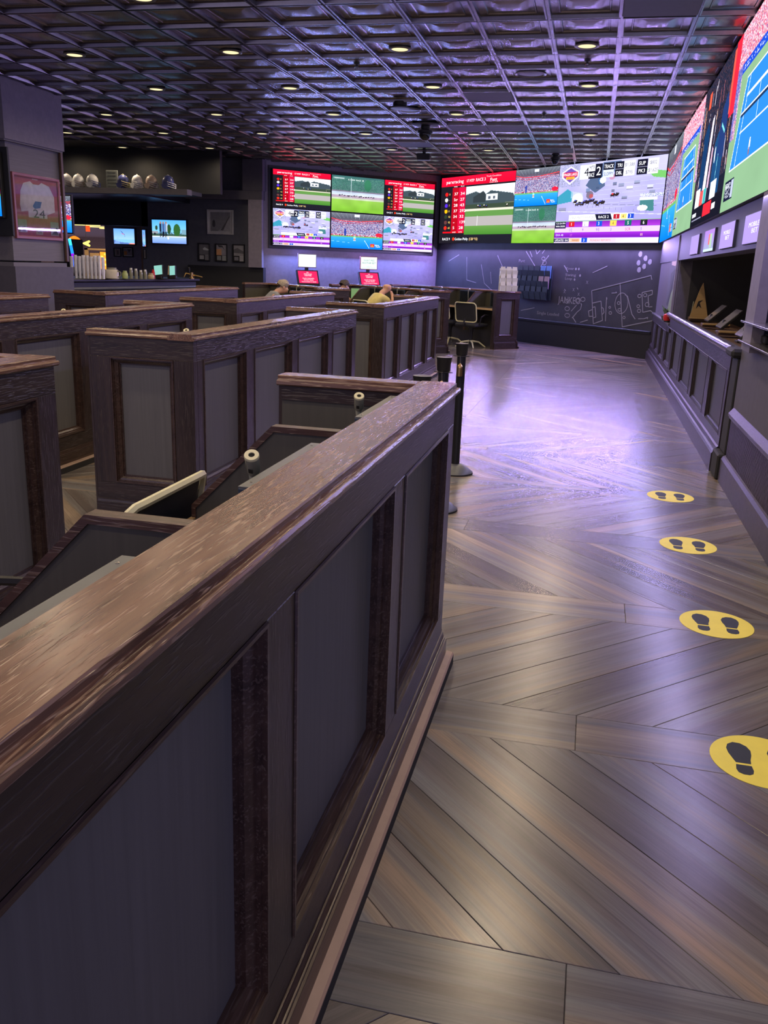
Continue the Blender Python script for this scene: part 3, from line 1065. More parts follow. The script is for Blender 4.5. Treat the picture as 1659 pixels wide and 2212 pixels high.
# ------------------------------------------------------------------ stanchions
def make_stanchion(label):
    t = thing('stanchion', label, 'barrier post', (0, 0, 0), 0, 'black queue posts')
    mb = MB(); mb.lathe([(0.128, 0.0), (0.130, 0.008), (0.126, 0.014), (0.095, 0.040), (0.060, 0.062), (0.034, 0.070), (0.0, 0.070)], 28); mb.build('base', 'greymetal', t, True)
    mb = MB(); mb.lathe([(0.126, -0.0), (0.134, 0.0), (0.134, 0.010), (0.128, 0.010)], 28); mb.build('base_ring', 'rubber', t, True)
    mb = MB(); mb.lathe([(0.031, 0.065), (0.031, 0.860), (0.0, 0.860)], 20); mb.build('pole', 'blackmetal', t, True)
    mb = MB(); mb.lathe([(0.031, 0.850), (0.040, 0.862), (0.044, 0.925), (0.047, 0.930), (0.047, 0.940), (0.0, 0.942)], 20); mb.build('belt_head', 'black', t, True)
    mb = MB(); mb.tube([(-0.055, -0.01, 0.852), (0.0, -0.045, 0.852), (0.055, -0.01, 0.852)], 0.003, 5); mb.build('hook_ring', 'blackmetal', t)
    mb = MB(); mb.tube([(-0.004, -0.040, 0.856), (-0.002, -0.042, 0.825), (0, -0.041, 0.80)], 0.004, 5); mb.build('hook', 'steel', t)
    mb = MB(); mb.lathe([(0.004, 0.805), (0.018, 0.785), (0.020, 0.775), (0.022, 0.715), (0.0, 0.715)], 10, (0, -0.055, 0)); tg = mb.build('belt_end', 'brass', t)
    return t
st = make_stanchion('tall black queue post standing free at the end of the foreground partition')
st.location = (-0.872, 6.13, 0)
dup(st, (-0.828, 5.10, 0), None, 'middle black queue post half hidden by the end of the foreground partition')
dup(st, (-0.775, 4.14, 0), None, 'black queue post showing only its flat top above the foreground booth end cap')

# ------------------------------------------------------------------ yellow footprint stickers
def footprint(mb, cx, cy, k, mi=0):
    """Shoe sole and heel outlines (toes towards +y)."""
    sole = [(-0.020, 0.000), (-0.026, 0.020), (-0.034, 0.050), (-0.036, 0.075), (-0.030, 0.098), (-0.014, 0.113), (0.006, 0.112), (0.022, 0.098), (0.030, 0.075), (0.028, 0.048), (0.022, 0.022), (0.020, 0.000)]
    heel = [(-0.021, -0.010), (-0.024, -0.035), (-0.020, -0.052), (-0.008, -0.060), (0.008, -0.060), (0.018, -0.052), (0.022, -0.035), (0.020, -0.010)]
    for P in (sole, heel):
        a = [mb.pt((cx + k * x, cy + 1.10 * (y - 0.027), 0.0011)) for x, y in P]
        b = [mb.pt((cx + k * x, cy + 1.10 * (y - 0.027), 0.0014)) for x, y in P]
        mb.face(b)
        for i in range(len(P)):
            mb.face([a[i], a[(i + 1) % len(P)], b[(i + 1) % len(P)], b[i]])
def make_sticker(label):
    t = thing('footprint_sticker', label, 'floor sticker', (0, 0, 0), 0, 'footprint floor stickers')
    mb = MB(); mb.lathe([(0.154, 0.0), (0.154, 0.0008), (0.153, 0.0011), (0.0, 0.0011)], 56); mb.build('disc', 'yellow', t)
    for s_ in (1, -1):
        mb = MB(); footprint(mb, -s_ * 0.058, 0.0, s_ * 1.12); mb.build('footprint', 'navyprint', t)
    return t
sk = make_sticker('nearest yellow footprint sticker, cut by the right edge of the photo')
sk.location = (0.654, 2.587, 0.0004)
dup(sk, (0.660, 3.713, 0.0004), None, 'second nearest yellow footprint sticker, whole, right of the foreground partition')
dup(sk, (0.652, 4.865, 0.0004), None, 'third yellow footprint sticker up the aisle, paler')
dup(sk, (0.645, 5.990, 0.0004), None, 'farthest and smallest yellow footprint sticker by the black post')

# ================================================================== DISPLAYS
def lin(c):
    return np.array([((k + 0.055) / 1.055) ** 2.4 if k > 0.04045 else k / 12.92 for k in c])

class Canvas:
    """A small picture made of cells; x to the right, y upwards, both 0..1, painted in sRGB then linearised."""
    def __init__(s, w, h, col):
        s.w, s.h = w, h
        s.a = np.zeros((h, w, 3)) + np.array(col)
        s.X, s.Y = np.meshgrid((np.arange(w) + .5) / w, (np.arange(h) + .5) / h)
        s.asp = w / h
    def put(s, mask, col, k=1.0):
        s.a[mask] = s.a[mask] * (1 - k) + np.array(col) * k
    def rect(s, x0, y0, x1, y1, col, k=1.0):
        s.put((s.X >= x0) & (s.X < x1) & (s.Y >= y0) & (s.Y < y1), col, k)
    def grad(s, x0, y0, x1, y1, c0, c1):
        m = (s.X >= x0) & (s.X < x1) & (s.Y >= y0) & (s.Y < y1)
        t = ((s.Y - y0) / (y1 - y0))[..., None]
        s.a[m] = (np.array(c0) * (1 - t) + np.array(c1) * t)[m]
    def poly(s, P, col, k=1.0):
        m = np.zeros_like(s.X, bool)
        n = len(P)
        for i in range(n):
            (xa, ya), (xb, yb) = P[i], P[(i + 1) % n]
            if ya == yb:
                continue
            c = ((ya > s.Y) != (yb > s.Y)) & (s.X < (xb - xa) * (s.Y - ya) / (yb - ya) + xa)
            m ^= c
        s.put(m, col, k)
    def line(s, x0, y0, x1, y1, wd, col, k=1.0):
        ax, ay, bx, by = x0 * s.asp, y0, x1 * s.asp, y1
        px, py = s.X * s.asp - ax, s.Y - ay
        dx, dy = bx - ax, by - ay
        t = np.clip((px * dx + py * dy) / (dx * dx + dy * dy + 1e-12), 0, 1)
        s.put(np.hypot(px - t * dx, py - t * dy) < wd / 2, col, k)
    def disc(s, x, y, rx, ry, col, k=1.0):
        s.put(((s.X - x) / rx) ** 2 + ((s.Y - y) / ry) ** 2 < 1, col, k)
    def speck(s, x0, y0, x1, y1, cols, dens=1.0, cell=1):
        m = (s.X >= x0) & (s.X < x1) & (s.Y >= y0) & (s.Y < y1)
        pick = RNG.integers(0, len(cols), (s.h, s.w))
        s.a = np.where((m & (RNG.random((s.h, s.w)) < dens))[..., None], np.array(cols)[pick], s.a)
    def blotch(s, amt, n=9):
        g = RNG.random((n + 2, n + 2))
        xi, yi = s.X * n, s.Y * n
        x0, y0 = xi.astype(int), yi.astype(int)
        fx, fy = xi - x0, yi - y0
        v = g[y0, x0] * (1 - fx) * (1 - fy) + g[y0, x0 + 1] * fx * (1 - fy) + g[y0 + 1, x0] * (1 - fx) * fy + g[y0 + 1, x0 + 1] * fx * fy
        s.a *= (1 + amt * (v - .5))[..., None]

def horses(c, x0, x1, y, n, cols, size=0.02):
    for i in range(n):
        x = x0 + (x1 - x0) * (i + RNG.random() * .5) / n
        yy = y + RNG.normal() * size * .5
        col = cols[i % len(cols)]
        c.disc(x, yy, size, size * .7, (0.16, 0.12, 0.12))
        c.disc(x + size * .8, yy + size * .7, size * .4, size * .6, (0.16, 0.12, 0.12))
        c.disc(x, yy + size * .9, size * .45, size * .5, col)
        for q in (-.6, .6):
            c.line(x + q * size, yy, x + q * size * 1.2, yy - size * 1.3, size * .3, (0.14, 0.11, 0.11))

def pic_racing(w, h):
    c = Canvas(w, h, (0.10, 0.09, 0.12))
    c.grad(0, .86, 1, 1, (0.80, 0.03, 0.16), (0.90, 0.06, 0.20))
    c.rect(.17, .16, .36, .84, (0.62, 0.03, 0.10)); c.rect(.265, .16, .36, .84, (0.74, 0.05, 0.22))
    for i, col in enumerate([(0.85, .1, .1), (.9, .9, .9), (.30, .15, .75), (.95, .65, .05), (.15, .2, .15), (.35, .2, .2), (.8, .15, .1)]):
        c.disc(.085, .745 - i * .085, .022, .030, col)
    c.rect(.05, .15, .36, .18, (0.75, .05, .10))
    c.rect(.365, .13, 1, .83, (0.42, .45, .36))
    c.grad(.365, .62, 1, .84, (0.72, .76, .80), (0.88, .91, .94))
    c.poly([(.365, .62), (.365, .72), (.50, .76), (.62, .70), (.70, .76), (.98, .70), (1, .66), (1, .58), (.365, .56)], (0.22, .27, .30))
    c.poly([(.47, .68), (.60, .76), (.63, .72), (.63, .60), (.47, .60)], (0.17, .20, .22))
    c.rect(.64, .62, .79, .71, (0.80, .82, .84)); c.rect(.67, .64, .70, .68, (.3, .33, .38)); c.rect(.73, .64, .76, .68, (.3, .33, .38))
    c.rect(.365, .505, 1, .575, (0.20, .25, .20)); c.rect(.365, .475, 1, .505, (0.80, .76, .70))
    c.rect(.365, .395, 1, .475, (0.33, .50, .25)); c.rect(.365, .255, 1, .395, (0.60, .58, .58)); c.grad(.365, .13, 1, .255, (0.24, .46, .16), (0.34, .52, .24))
    horses(c, .52, .68, .535, 4, [(.9, .9, .9), (.2, .3, .7)], .016); horses(c, .90, .95, .535, 1, [(.9, .9, .8)], .014)
    c.line(.54, .26, .54, .40, .006, (.85, .85, .85))
    c.rect(.365, 0, 1, .13, (0.10, .10, .14)); c.disc(.215, .065, .016, .026, (.85, .2, .1))
    return c
TXT_RACING = [('parxracing', .07, .905, .05, .25, (1, .93, .96)), ('17 MTP', .36, .905, .04, .11, (1, .9, .93)), ('RACE 3', .49, .905, .045, .13, (1, .88, .92)),
              ('Track Condition', .63, .952, .022, .19, (1, .75, .8)), ('Fast', .68, .890, .045, .09, (1, .95, .96)), ('1:21:53', .67, .866, .018, .11, (1, .85, .9)),
              ('RACE 9', .05, .045, .038, .115, (.95, .95, .97)), ('Golden Philly', .235, .045, .038, .19, (.92, .94, .96)), ('(128 *15)', .44, .045, .038, .12, (.95, .80, .55)),
              ('WIN', .185, .845, .018, .05, (.9, .9, .9)), ('PLC', .285, .845, .018, .05, (.9, .9, .9)), ('660', .195, .160, .018, .05, (1, .9, .9)), ('575', .285, .160, .018, .05, (1, .9, .9))]
for i, (a, b) in enumerate([('37', '34'), ('Scr', '27'), ('28', '43'), ('37', '292'), ('34', '32'), ('-', '139'), ('5', '28')]):
    TXT_RACING += [(a, .195, .725 - i * .085, .042, .055 if len(a) > 1 else .025, (1, .93, .94)), (b, .285, .725 - i * .085, .042, .026 * len(b) + .008, (1, .93, .94)),
                   (['8', '', '7', '8', '9/2', '9/2', '6/5'][i] or '-', .125, .730 - i * .085, .030, None, (.95, .8, .4))]

def pic_turf(w, h):
    c = Canvas(w, h, (0.30, .42, .40))
    c.grad(0, .55, 1, 1, (0.30, .38, .40), (0.20, .36, .36)); c.speck(0, .6, 1, .95, [(.16, .33, .30), (.24, .42, .38), (.30, .46, .42)], .7)
    c.disc(.68, .78, .07, .16, (.18, .40, .30)); c.rect(0, .545, 1, .60, (0.42, .40, .47))
    c.grad(0, .46, 1, .56, (0.72, .76, .82), (0.62, .66, .74)); c.rect(0, .385, 1, .465, (0.60, .53, .60))
    c.grad(0, 0, 1, .36, (0.42, .63, .18), (0.50, .67, .28)); c.rect(0, .35, 1, .39, (0.66, .70, .60)); c.blotch(.12)
    horses(c, .14, .82, .445, 15, [(.2, .2, .3), (.8, .8, .85), (.3, .25, .4)], .017)
    c.line(.365, .40, .365, .95, .008, (.75, .80, .85)); c.rect(.03, .90, .24, .955, (.55, .62, .64), .6)
    return c
TXT_TURF = [('S-1,000', .30, .885, .036, .13, (.92, .95, .95)), ('RACE', .45, .885, .036, .09, (.92, .95, .95)), ('8', .57, .885, .036, .025, (.95, .95, .95)),
            ('SARATOGA', .05, .912, .028, .17, (.85, .9, .9))]

def pic_lot(w, h):
    c = Canvas(w, h, (0.60, .62, .72))
    c.grad(0, .28, 1, 1, (0.58, .56, .78), (0.66, .65, .84)); c.blotch(.13, 7)
    for i in range(9):
        y = .42 + i * .055
        c.line(.30, y, 1, y + .04, .006, (.70, .71, .79), .6)
    c.speck(0, .72, .22, 1, [(.45, .47, .58), (.50, .52, .60), (.56, .57, .66)], .5)
    c.poly([(.28, .72), (.36, .88), (.44, .90), (.47, .70), (.38, .62)], (.28, .34, .46)); c.poly([(.36, .88), (.44, .99), (.60, .99), (.62, .90), (.47, .82)], (.36, .42, .56))
    c.poly([(.40, .80), (.46, .84), (.45, .74), (.41, .72)], (.20, .35, .55)); c.disc(.445, .77, .03, .04, (.80, .83, .88)); c.disc(.53, .80, .028, .035, (.70, .30, .30), .4)
    c.poly([(.0, .60), (.10, .69), (.16, .64), (.15, .53), (.0, .50)], (.20, .52, .62)); c.disc(.21, .56, .055, .07, (.86, .88, .92)); c.poly([(.14, .66), (.26, .63), (.26, .56), (.14, .57)], (.70, .74, .80), .6)
    c.disc(.33, .60, .035, .05, (.42, .38, .46)); c.disc(.345, .585, .02, .025, (.62, .30, .32))
    c.poly([(.82, .86), (1, .82), (1, .74), (.90, .76)], (.40, .66, .36))
    horses(c, .18, .48, .50, 12, [(.20, .26, .60), (.30, .30, .65), (.15, .15, .25)], .020); horses(c, .54, .62, .575, 2, [(.8, .2, .2), (.2, .2, .25)], .02)
    c.line(0, .415, 1, .33, .010, (.72, .72, .80)); c.line(.2, .50, .95, .43, .005, (.45, .45, .55))
    c.poly([(.80, .52), (.92, .50), (.93, .37), (.81, .38)], (.24, .44, .46)); c.rect(.80, .50, .95, .53, (.88, .90, .92)); c.disc(.83, .41, .045, .035, (.86, .88, .92)); c.speck(.80, .54, 1, .58, [(.9, .92, .95), (.5, .55, .65)], .7)
    c.rect(0, .19, 1, .28, (.42, .62, .34))
    # captions
    for x0, x1, y0, y1, dk in ((.21, .30, .80, .975, 0), (.30, .36, .888, .975, 0), (.30, .36, .80, .888, 1), (.36, .43, .80, .975, 1), (.44, .54, .888, .975, 1), (.44, .54, .80, .888, 2),
                           (.55, .63, .80, .975, 1), (.63, .73, .80, .975, 0), (.745, .835, .80, .975, 1), (.84, .93, .80, .975, 0)):
        c.rect(x0, y0, x1, y1, [(.86, .86, .92), (.08, .08, .14), (.74, .78, .90)][dk])
    c.line(.55, .888, .63, .888, .006, (.5, .5, .6)); c.line(.745, .888, .835, .888, .006, (.5, .5, .6))
    c.poly([(.115, .975), (.20, .905), (.20, .835), (.115, .745), (.03, .835), (.03, .905)], (.86, .84, .92)); c.poly([(.115, .955), (.188, .895), (.188, .845), (.115, .77), (.042, .845), (.042, .895)], (.38, .28, .60))
    c.rect(.042, .845, .188, .90, (.72, .12, .28)); c.rect(.07, .81, .16, .842, (.92, .62, .22))
    for (x, y, w_, h_, col) in ((.62, .70, .05, .03, (.50, .52, .64)), (.70, .66, .06, .028, (.76, .76, .86)), (.56, .72, .035, .03, (.40, .42, .54)), (.76, .72, .05, .025, (.54, .56, .68)), (.88, .66, .05, .03, (.72, .73, .84)), (.66, .55, .05, .02, (.48, .50, .62)), (.90, .60, .05, .025, (.50, .52, .64)),
                             (.06, .44, .08, .03, (.50, .50, .62)), (.40, .68, .03, .03, (.24, .30, .42)), (.31, .66, .04, .04, (.42, .48, .62)), (.55, .64, .03, .02, (.40, .40, .52))):
        c.rect(x - w_ / 2, y - h_ / 2, x + w_ / 2, y + h_ / 2, col); c.rect(x - w_ / 2, y - h_ / 2 - .012, x + w_ / 2, y - h_ / 2, (.36, .36, .46))
    for k in range(14):
        c.line(.15 + .055 * k, .47 - .009 * k, .15 + .055 * k, .50 - .009 * k, .004, (.45, .45, .56))
    c.rect(.14, .285, .76, .36, (.93, .93, .96)); c.poly([(.42, .285), (.40, .36), (.55, .36), (.57, .285)], (.08, .08, .16))
    for x, col in ((.58, (.62, .10, .16)), (.645, (.90, .74, .42)), (.71, (.12, .25, .70))):
        c.rect(x, .293, x + .055, .352, col)
    c.rect(0, .05, 1, .275, (.50, .22, .72)); c.grad(.12, .205, 1, .275, (.60, .20, .72), (.45, .12, .62)); c.rect(0, .135, 1, .20, (.78, .68, .90)); c.grad(0, .07, 1, .135, (.38, .08, .60), (.56, .16, .74))
    c.rect(0, .19, .115, .275, (.10, .08, .20)); c.rect(0, .0, 1, .068, (.80, .74, .88)); c.rect(0, .01, .25, .06, (.14, .12, .28)); c.rect(.16, .012, .27, .056, (.80, .62, .50)); c.rect(.29, .008, .345, .062, (.10, .28, .72)); c.rect(.37, .012, .62, .056, (.84, .70, .80))
    for x, col in ((.145, (.72, .10, .14)), (.285, (.90, .90, .95)), (.42, (.10, .28, .72)), (.555, (.92, .72, .30)), (.69, (.10, .35, .35)), (.83, (.12, .12, .14))):
        c.rect(x, .21, x + .06, .27, col)
    c.poly([(.62, 0), (1, 0), (1, .06), (.75, .06)], (.88, .80, .90), .6)
    return c
TXT_LOT = [('4', .255, .835, .105, .045, (.06, .06, .09)), ('MTP', .303, .907, .050, .053, (.06, .06, .09)), ('RACE', .303, .82, .050, .053, (.95, .95, .97)), ('2', .372, .835, .105, .045, (.95, .95, .97)),
           ('TRACK', .446, .908, .046, .088, (.95, .95, .97)), ('SLOPPY', .446, .820, .042, .088, (.15, .15, .25)), ('TRI', .567, .908, .042, .045, (.95, .95, .97)), ('DBL', .562, .820, .042, .055, (.95, .95, .97)),
           ('$1,588', .637, .908, .040, .085, (.30, .30, .40)), ('$795', .648, .820, .040, .062, (.30, .30, .40)), ('SUP', .760, .908, .042, .058, (.95, .95, .97)), ('PK3', .760, .820, .042, .058, (.95, .95, .97)),
           ('$832', .856, .908, .040, .058, (.30, .30, .40)), ('$1,625', .846, .820, .040, .080, (.30, .30, .40)),
           ('FINGER LAKES', .047, .857, .034, .136, (.95, .95, .97)), ('RACING', .085, .817, .020, .06, (.25, .15, .1)),
           ("DAVE MATTICE'S PICKS", .155, .305, .030, .25, (.35, .35, .42)), ('RACE 2', .435, .305, .032, .10, (.95, .95, .97)), ('1', .60, .303, .038, None, (1, 1, 1)), ('4', .662, .303, .038, None, (.15, .1, .1)), ('3', .727, .303, .038, None, (1, 1, 1)),
           ('1:21:54 PM', .008, .243, .020, .098, (.95, .95, .97)), ('WIN ODDS', .008, .205, .022, .098, (.95, .95, .97)), ('EXA 48', .015, .090, .026, .08, (.80, .78, .95)), ('UPDATES', .01, .022, .026, .095, (.95, .95, .97)), ('RACE 4', .117, .022, .026, .07, (.95, .95, .97)),
           ('3', .308, .018, .034, None, (1, 1, 1)), ('MONDAY REPORTS', .375, .022, .024, .20, (.85, .45, .25)), ('CHANGES', .185, .022, .024, .075, (.5, .25, .15))]
for i, (n_, o_) in enumerate([('1', '1/2'), ('2', '9'), ('3', '9/5'), ('4', '3'), ('5', 'SCR'), ('6', '5')]):
    TXT_LOT += [(n_, .165 + i * .137, .222, .038, None, (.1, .1, .2) if n_ in '24' else (1, 1, 1)), (o_, .150 + i * .137, .148, .036, None, (.85, .1, .25) if o_ == 'SCR' else (.35, .22, .55))]
TXT_LOT += [('17', .165, .085, .03, None, (.75, .4, .7)), ('81', .84, .085, .03, None, (.95, .75, .6))]

def pic_stadium(w, h):
    c = Canvas(w, h, (0.30, .30, .42))
    c.grad(0, .80, 1, 1, (0.24, .24, .30), (0.40, .42, .46))
    for i in range(12):
        c.line(i / 11., 1.0, .5 + (i / 11. - .5) * .75, .82, .006, (.58, .60, .66), .7)
    c.rect(.44, .90, .54, .98, (.82, .84, .92)); c.rect(.10, .80, .90, .84, (.34, .30, .36))
    c.speck(0, .36, 1, .80, [(.30, .32, .50), (.55, .57, .72), (.78, .76, .84), (.42, .30, .42), (.22, .26, .52), (.62, .45, .55)], .95)
    for a, b in (((0, .84), (.22, .77)), ((.22, .77), (.55, .775)), ((.55, .775), (1, .85))):
        c.line(*a, *b, .022, (.80, .22, .26)); c.line(a[0], a[1] - .06, b[0], b[1] - .05, .014, (.62, .20, .28))
    c.rect(0, .345, 1, .39, (.62, .22, .30)); c.speck(0, .345, 1, .40, [(.9, .9, .9), (.75, .15, .2), (.3, .35, .6)], .6)
    c.disc(.93, .42, .07, .055, (.82, .12, .22)); c.rect(.25, .36, .29, .56, (.16, .22, .55)); c.rect(0, .315, 1, .355, (.38, .62, .36))
    c.grad(0, 0, 1, .325, (.02, .42, .86), (.20, .58, .86)); c.line(.64, .25, .74, .03, .010, (.85, .92, .98)); c.line(0, .20, .35, .16, .006, (.5, .75, .95))
    c.disc(.45, .31, .024, .035, (.55, .82, .72)); c.rect(.435, .24, .465, .28, (.75, .5, .4)); c.rect(.43, .225, .475, .24, (.95, .95, .97))
    horses(c, .15, .24, .37, 2, [(.3, .3, .6)], .012)
    c.rect(.76, .06, .84, .15, (.82, .16, .14)); c.poly([(.77, .075), (.80, .14), (.83, .075)], (.95, .75, .2), .6)
    return c
TXT_STADIUM = [('BALL', .85, .105, .035, .09, (.95, .95, .97)), ('PLAY', .87, .060, .035, .09, (.95, .95, .97))]

def pic_court(w, h):
    c = Canvas(w, h, (0.42, .60, .42))
    c.a[:] = (0.48, .62, .48); c.blotch(.06)
    c.speck(0, .78, 1, 1, [(.80, .45, .52), (.70, .35, .45), (.92, .72, .78), (.45, .35, .55), (.85, .25, .35), (.95, .85, .9)], .97)
    c.speck(0, .40, .10, .80, [(.80, .45, .55), (.25, .30, .65), (.92, .75, .8), (.55, .4, .6)], .9)
    c.speck(.92, .35, 1, .80, [(.80, .45, .55), (.25, .30, .65), (.92, .75, .8), (.55, .4, .6)], .9)
    c.rect(.10, .745, .92, .80, (.10, .26, .72)); c.speck(.12, .755, .90, .785, [(.9, .92, .97), (.10, .26, .72)], .35)
    c.poly([(.10, .80), (.10, .745), (.02, .40), (.0, .40), (.0, .80)], (.16, .30, .66), .5)
    c.poly([(.24, .68), (.78, .68), (.92, .22), (.10, .22)], (.16, .47, .82))
    for (a, b) in (((.24, .68), (.10, .22)), ((.78, .68), (.92, .22)), ((.24, .68), (.78, .68)), ((.10, .22), (.92, .22)), ((.30, .68), (.20, .22)), ((.72, .68), (.82, .22)), ((.27, .58), (.755, .58)), ((.225, .40), (.80, .40)), ((.51, .58), (.51, .40))):
        c.line(*a, *b, .010, (.90, .94, .98))
    c.line(.20, .49, .83, .49, .014, (.10, .18, .30)); c.line(.20, .503, .83, .503, .006, (.9, .9, .95))
    c.disc(.46, .29, .012, .035, (.92, .92, .96)); c.disc(.46, .255, .010, .02, (.55, .35, .30)); c.disc(.60, .64, .010, .022, (.2, .75, .75))
    c.rect(.05, .06, .24, .17, (.09, .10, .20)); c.rect(.19, .065, .235, .165, (.65, .68, .78)); c.speck(.06, .075, .18, .155, [(.80, .82, .9), (.09, .10, .20)], .45)
    return c
def pic_arena(w, h):
    c = Canvas(w, h, (0.10, .11, .17))
    c.speck(0, .25, 1, 1, [(.10, .11, .17), (.16, .15, .22), (.12, .16, .26), (.28, .20, .24)], .8)
    for i in range(60):
        x, y = RNG.random(), .3 + .65 * RNG.random()
        c.line(x, y, x + RNG.normal() * .02, y - .05 - .10 * RNG.random(), .006 + .012 * RNG.random(), [(.85, .80, .86), (.62, .35, .38), (.90, .68, .50), (.75, .78, .9)][i % 4])
    c.rect(.88, .58, 1, 1, (.80, .14, .22)); c.rect(.84, .60, .89, .97, (.86, .32, .26)); c.rect(.18, .82, .26, .93, (.80, .32, .24))
    c.poly([(.16, .08), (.16, .64), (.27, .72), (.34, .64), (.30, .10)], (.08, .20, .36)); c.poly([(.58, .15), (.58, .50), (.72, .60), (.84, .52), (.84, .15)], (.10, .25, .42))
    c.poly([(.66, .40), (.70, .68), (.80, .76), (.86, .66), (.86, .36)], (.12, .20, .40)); c.line(.73, .58, .82, .52, .02, (.45, .80, .82))
    c.poly([(.30, .10), (.40, .70), (.46, .72), (.42, .10)], (.86, .80, .88)); c.poly([(.46, .14), (.50, .50), (.54, .48), (.52, .14)], (.75, .62, .72)); c.disc(.62, .42, .014, .05, (.9, .95, .98)); c.line(.70, .16, .72, .40, .014, (.5, .8, .85))
    c.rect(0, 0, 1, .14, (.08, .08, .13)); c.rect(.10, .13, .26, .26, (.90, .90, .94)); c.rect(.27, .13, .38, .24, (.80, .30, .30)); c.rect(.39, .13, .48, .24, (.20, .62, .62)); c.rect(.49, .13, .60, .23, (.12, .12, .2)); c.rect(.61, .13, .78, .25, (.88, .88, .93))
    c.rect(.44, .04, .70, .12, (.80, .14, .20)); c.rect(.72, .06, .82, .09, (.88, .88, .92)); c.rect(.05, .035, .40, .05, (.5, .5, .6)); c.rect(.05, .07, .2, .09, (.75, .75, .8))
    return c

def display(name, label, cat, T, Wd, Ht, canv, texts=(), depth=0.05, group=None, bezel=0.012, frame='black'):
    """Housing, glowing surface of cells, and the lettering on it. T maps local (u right, v up, w out)."""
    t = thing(name, label, cat, T @ Vector((0, 0, 0)), 0, group)
    off = Matrix.Translation(-(T @ Vector((0, 0, 0))))
    TT = off @ T
    mb = MB(); mb.T = TT
    mb.bbox(-bezel, Wd + bezel, -bezel, Ht + bezel, -depth, -0.002, 0.004)
    mb.build('housing', frame, t)
    w, h = canv.w, canv.h
    me = bpy.data.meshes.new('screen')
    gx, gy = np.meshgrid(np.linspace(0, Wd, w + 1), np.linspace(0, Ht, h + 1))
    P = np.stack([gx.ravel(), gy.ravel(), np.zeros(gx.size)], 1)
    A = np.array(TT)
    P = P @ A[:3, :3].T + A[:3, 3]
    i = (np.arange(h)[:, None] * (w + 1) + np.arange(w)[None]).ravel()
    F = np.stack([i, i + 1, i + w + 2, i + w + 1], 1).astype(np.int32)
    me.vertices.add(len(P)); me.vertices.foreach_set('co', P.ravel().astype(np.float32))
    me.loops.add(F.size); me.loops.foreach_set('vertex_index', F.ravel())
    me.polygons.add(len(F)); me.polygons.foreach_set('loop_start', (np.arange(len(F)) * 4).astype(np.int32))
    me.update(calc_edges=True)
    at = me.color_attributes.new('pixel', 'FLOAT_COLOR', 'CORNER')
    C = np.clip(canv.a.reshape(-1, 3), 0, 1)
    C = np.where(C > 0.04045, ((C + 0.055) / 1.055) ** 2.4, C / 12.92)
    C = np.concatenate([C, np.ones((len(C), 1))], 1)
    at.data.foreach_set('color', np.repeat(C, 4, 0).ravel().astype(np.float32))
    me.materials.append(M['px'])
    o = bpy.data.objects.new('screen', me)
    COL.objects.link(o)
    o.parent = t
    by = {}
    for (s, x, y, hh, fit, col) in texts:
        by.setdefault(col, []).append((s, x, y, hh, fit))
    for col, L in by.items():
        for (s, x, y, hh, fit) in L:
            mb = MB()
            put_text(mb, s, x * Wd, y * Ht, hh * Ht, TT, fit=fit * Wd if fit else None)
            if mb.f:
                mb.build('lettering', ecol(*col), o)
    return t

def onwall(which, u, z, w):
    m = T45(which, w)
    m.translation = Vector(at45(u, w, z, which))
    return m
# six televisions on the left angled wall
TW, TH = 1.365, 0.735
NAMES = [('upper left', 'red topped race board with odds'), ('upper middle', 'green turf race'), ('upper right', 'red topped race board with odds'),
         ('lower left', 'grey lot with purple odds strip'), ('lower middle', 'tennis stadium with blue court'), ('lower right', 'grey lot with purple odds strip')]
TVU = [0.17, 1.555, 2.90]
for q in range(6):
    col_, row_ = q % 3, q // 3
    z0 = 1.79 if row_ else 2.555
    cv, tx = [(pic_racing, TXT_RACING), (pic_turf, TXT_TURF), (pic_racing, TXT_RACING), (pic_lot, TXT_LOT), (pic_stadium, TXT_STADIUM), (pic_lot, TXT_LOT)][q]
    display('television', '%s television of the block of six, a %s' % NAMES[q], 'television', onwall(1, TVU[col_], z0, 0.09),
            TW - 0.012 if col_ != 1 else 1.325, TH, cv(150, 84), tx, 0.06, 'six televisions on the left angled wall')
mb = MB(); mb.T = T45(1)
mb.box(0.10, 4.34, 1.72, 3.36, 0.0, 0.028)
tag(mb.build('television_backboard', 'black'), 'black backing board behind the block of six televisions', 'board')
# video wall
VZ, VH = 2.0, 1.43
display('video_wall_panel', 'left part of the far video wall, red topped race board', 'video wall', onwall(2, 0.16, VZ, 0.07), 2.64, VH, pic_racing(220, 124), TXT_RACING, 0.06, 'video wall', 0.0)
display('video_wall_panel', 'tennis stadium in the upper middle of the far video wall', 'video wall', onwall(2, 2.81, VZ + 0.72, 0.07), 1.30, 0.71, pic_stadium(150, 84), TXT_STADIUM, 0.06, 'video wall', 0.0)
display('video_wall_panel', 'green turf race in the lower middle of the far video wall', 'video wall', onwall(2, 2.81, VZ, 0.07), 1.30, 0.71, pic_turf(150, 84), TXT_TURF, 0.06, 'video wall', 0.0)
display('video_wall_panel', 'largest part of the far video wall, grey lot with purple odds strip', 'video wall', onwall(2, 4.12, VZ, 0.07), 2.64, VH, pic_lot(280, 154), TXT_LOT, 0.06, 'video wall', 0.0)
def onright(yfar, z, x=1.0):
    m = Matrix(((0, 0, -1), (-1, 0, 0), (0, 1, 0))).to_4x4()
    m.translation = Vector((x, yfar, z))
    return m
VR = 2.6
display('video_wall_panel', 'tennis stadium on the right hand video wall, deepest in the room', 'video wall', onright(16.25, VZ, 1.01), 2.60, VH, pic_stadium(170, 96), TXT_STADIUM, 0.05, 'video wall', 0.0)
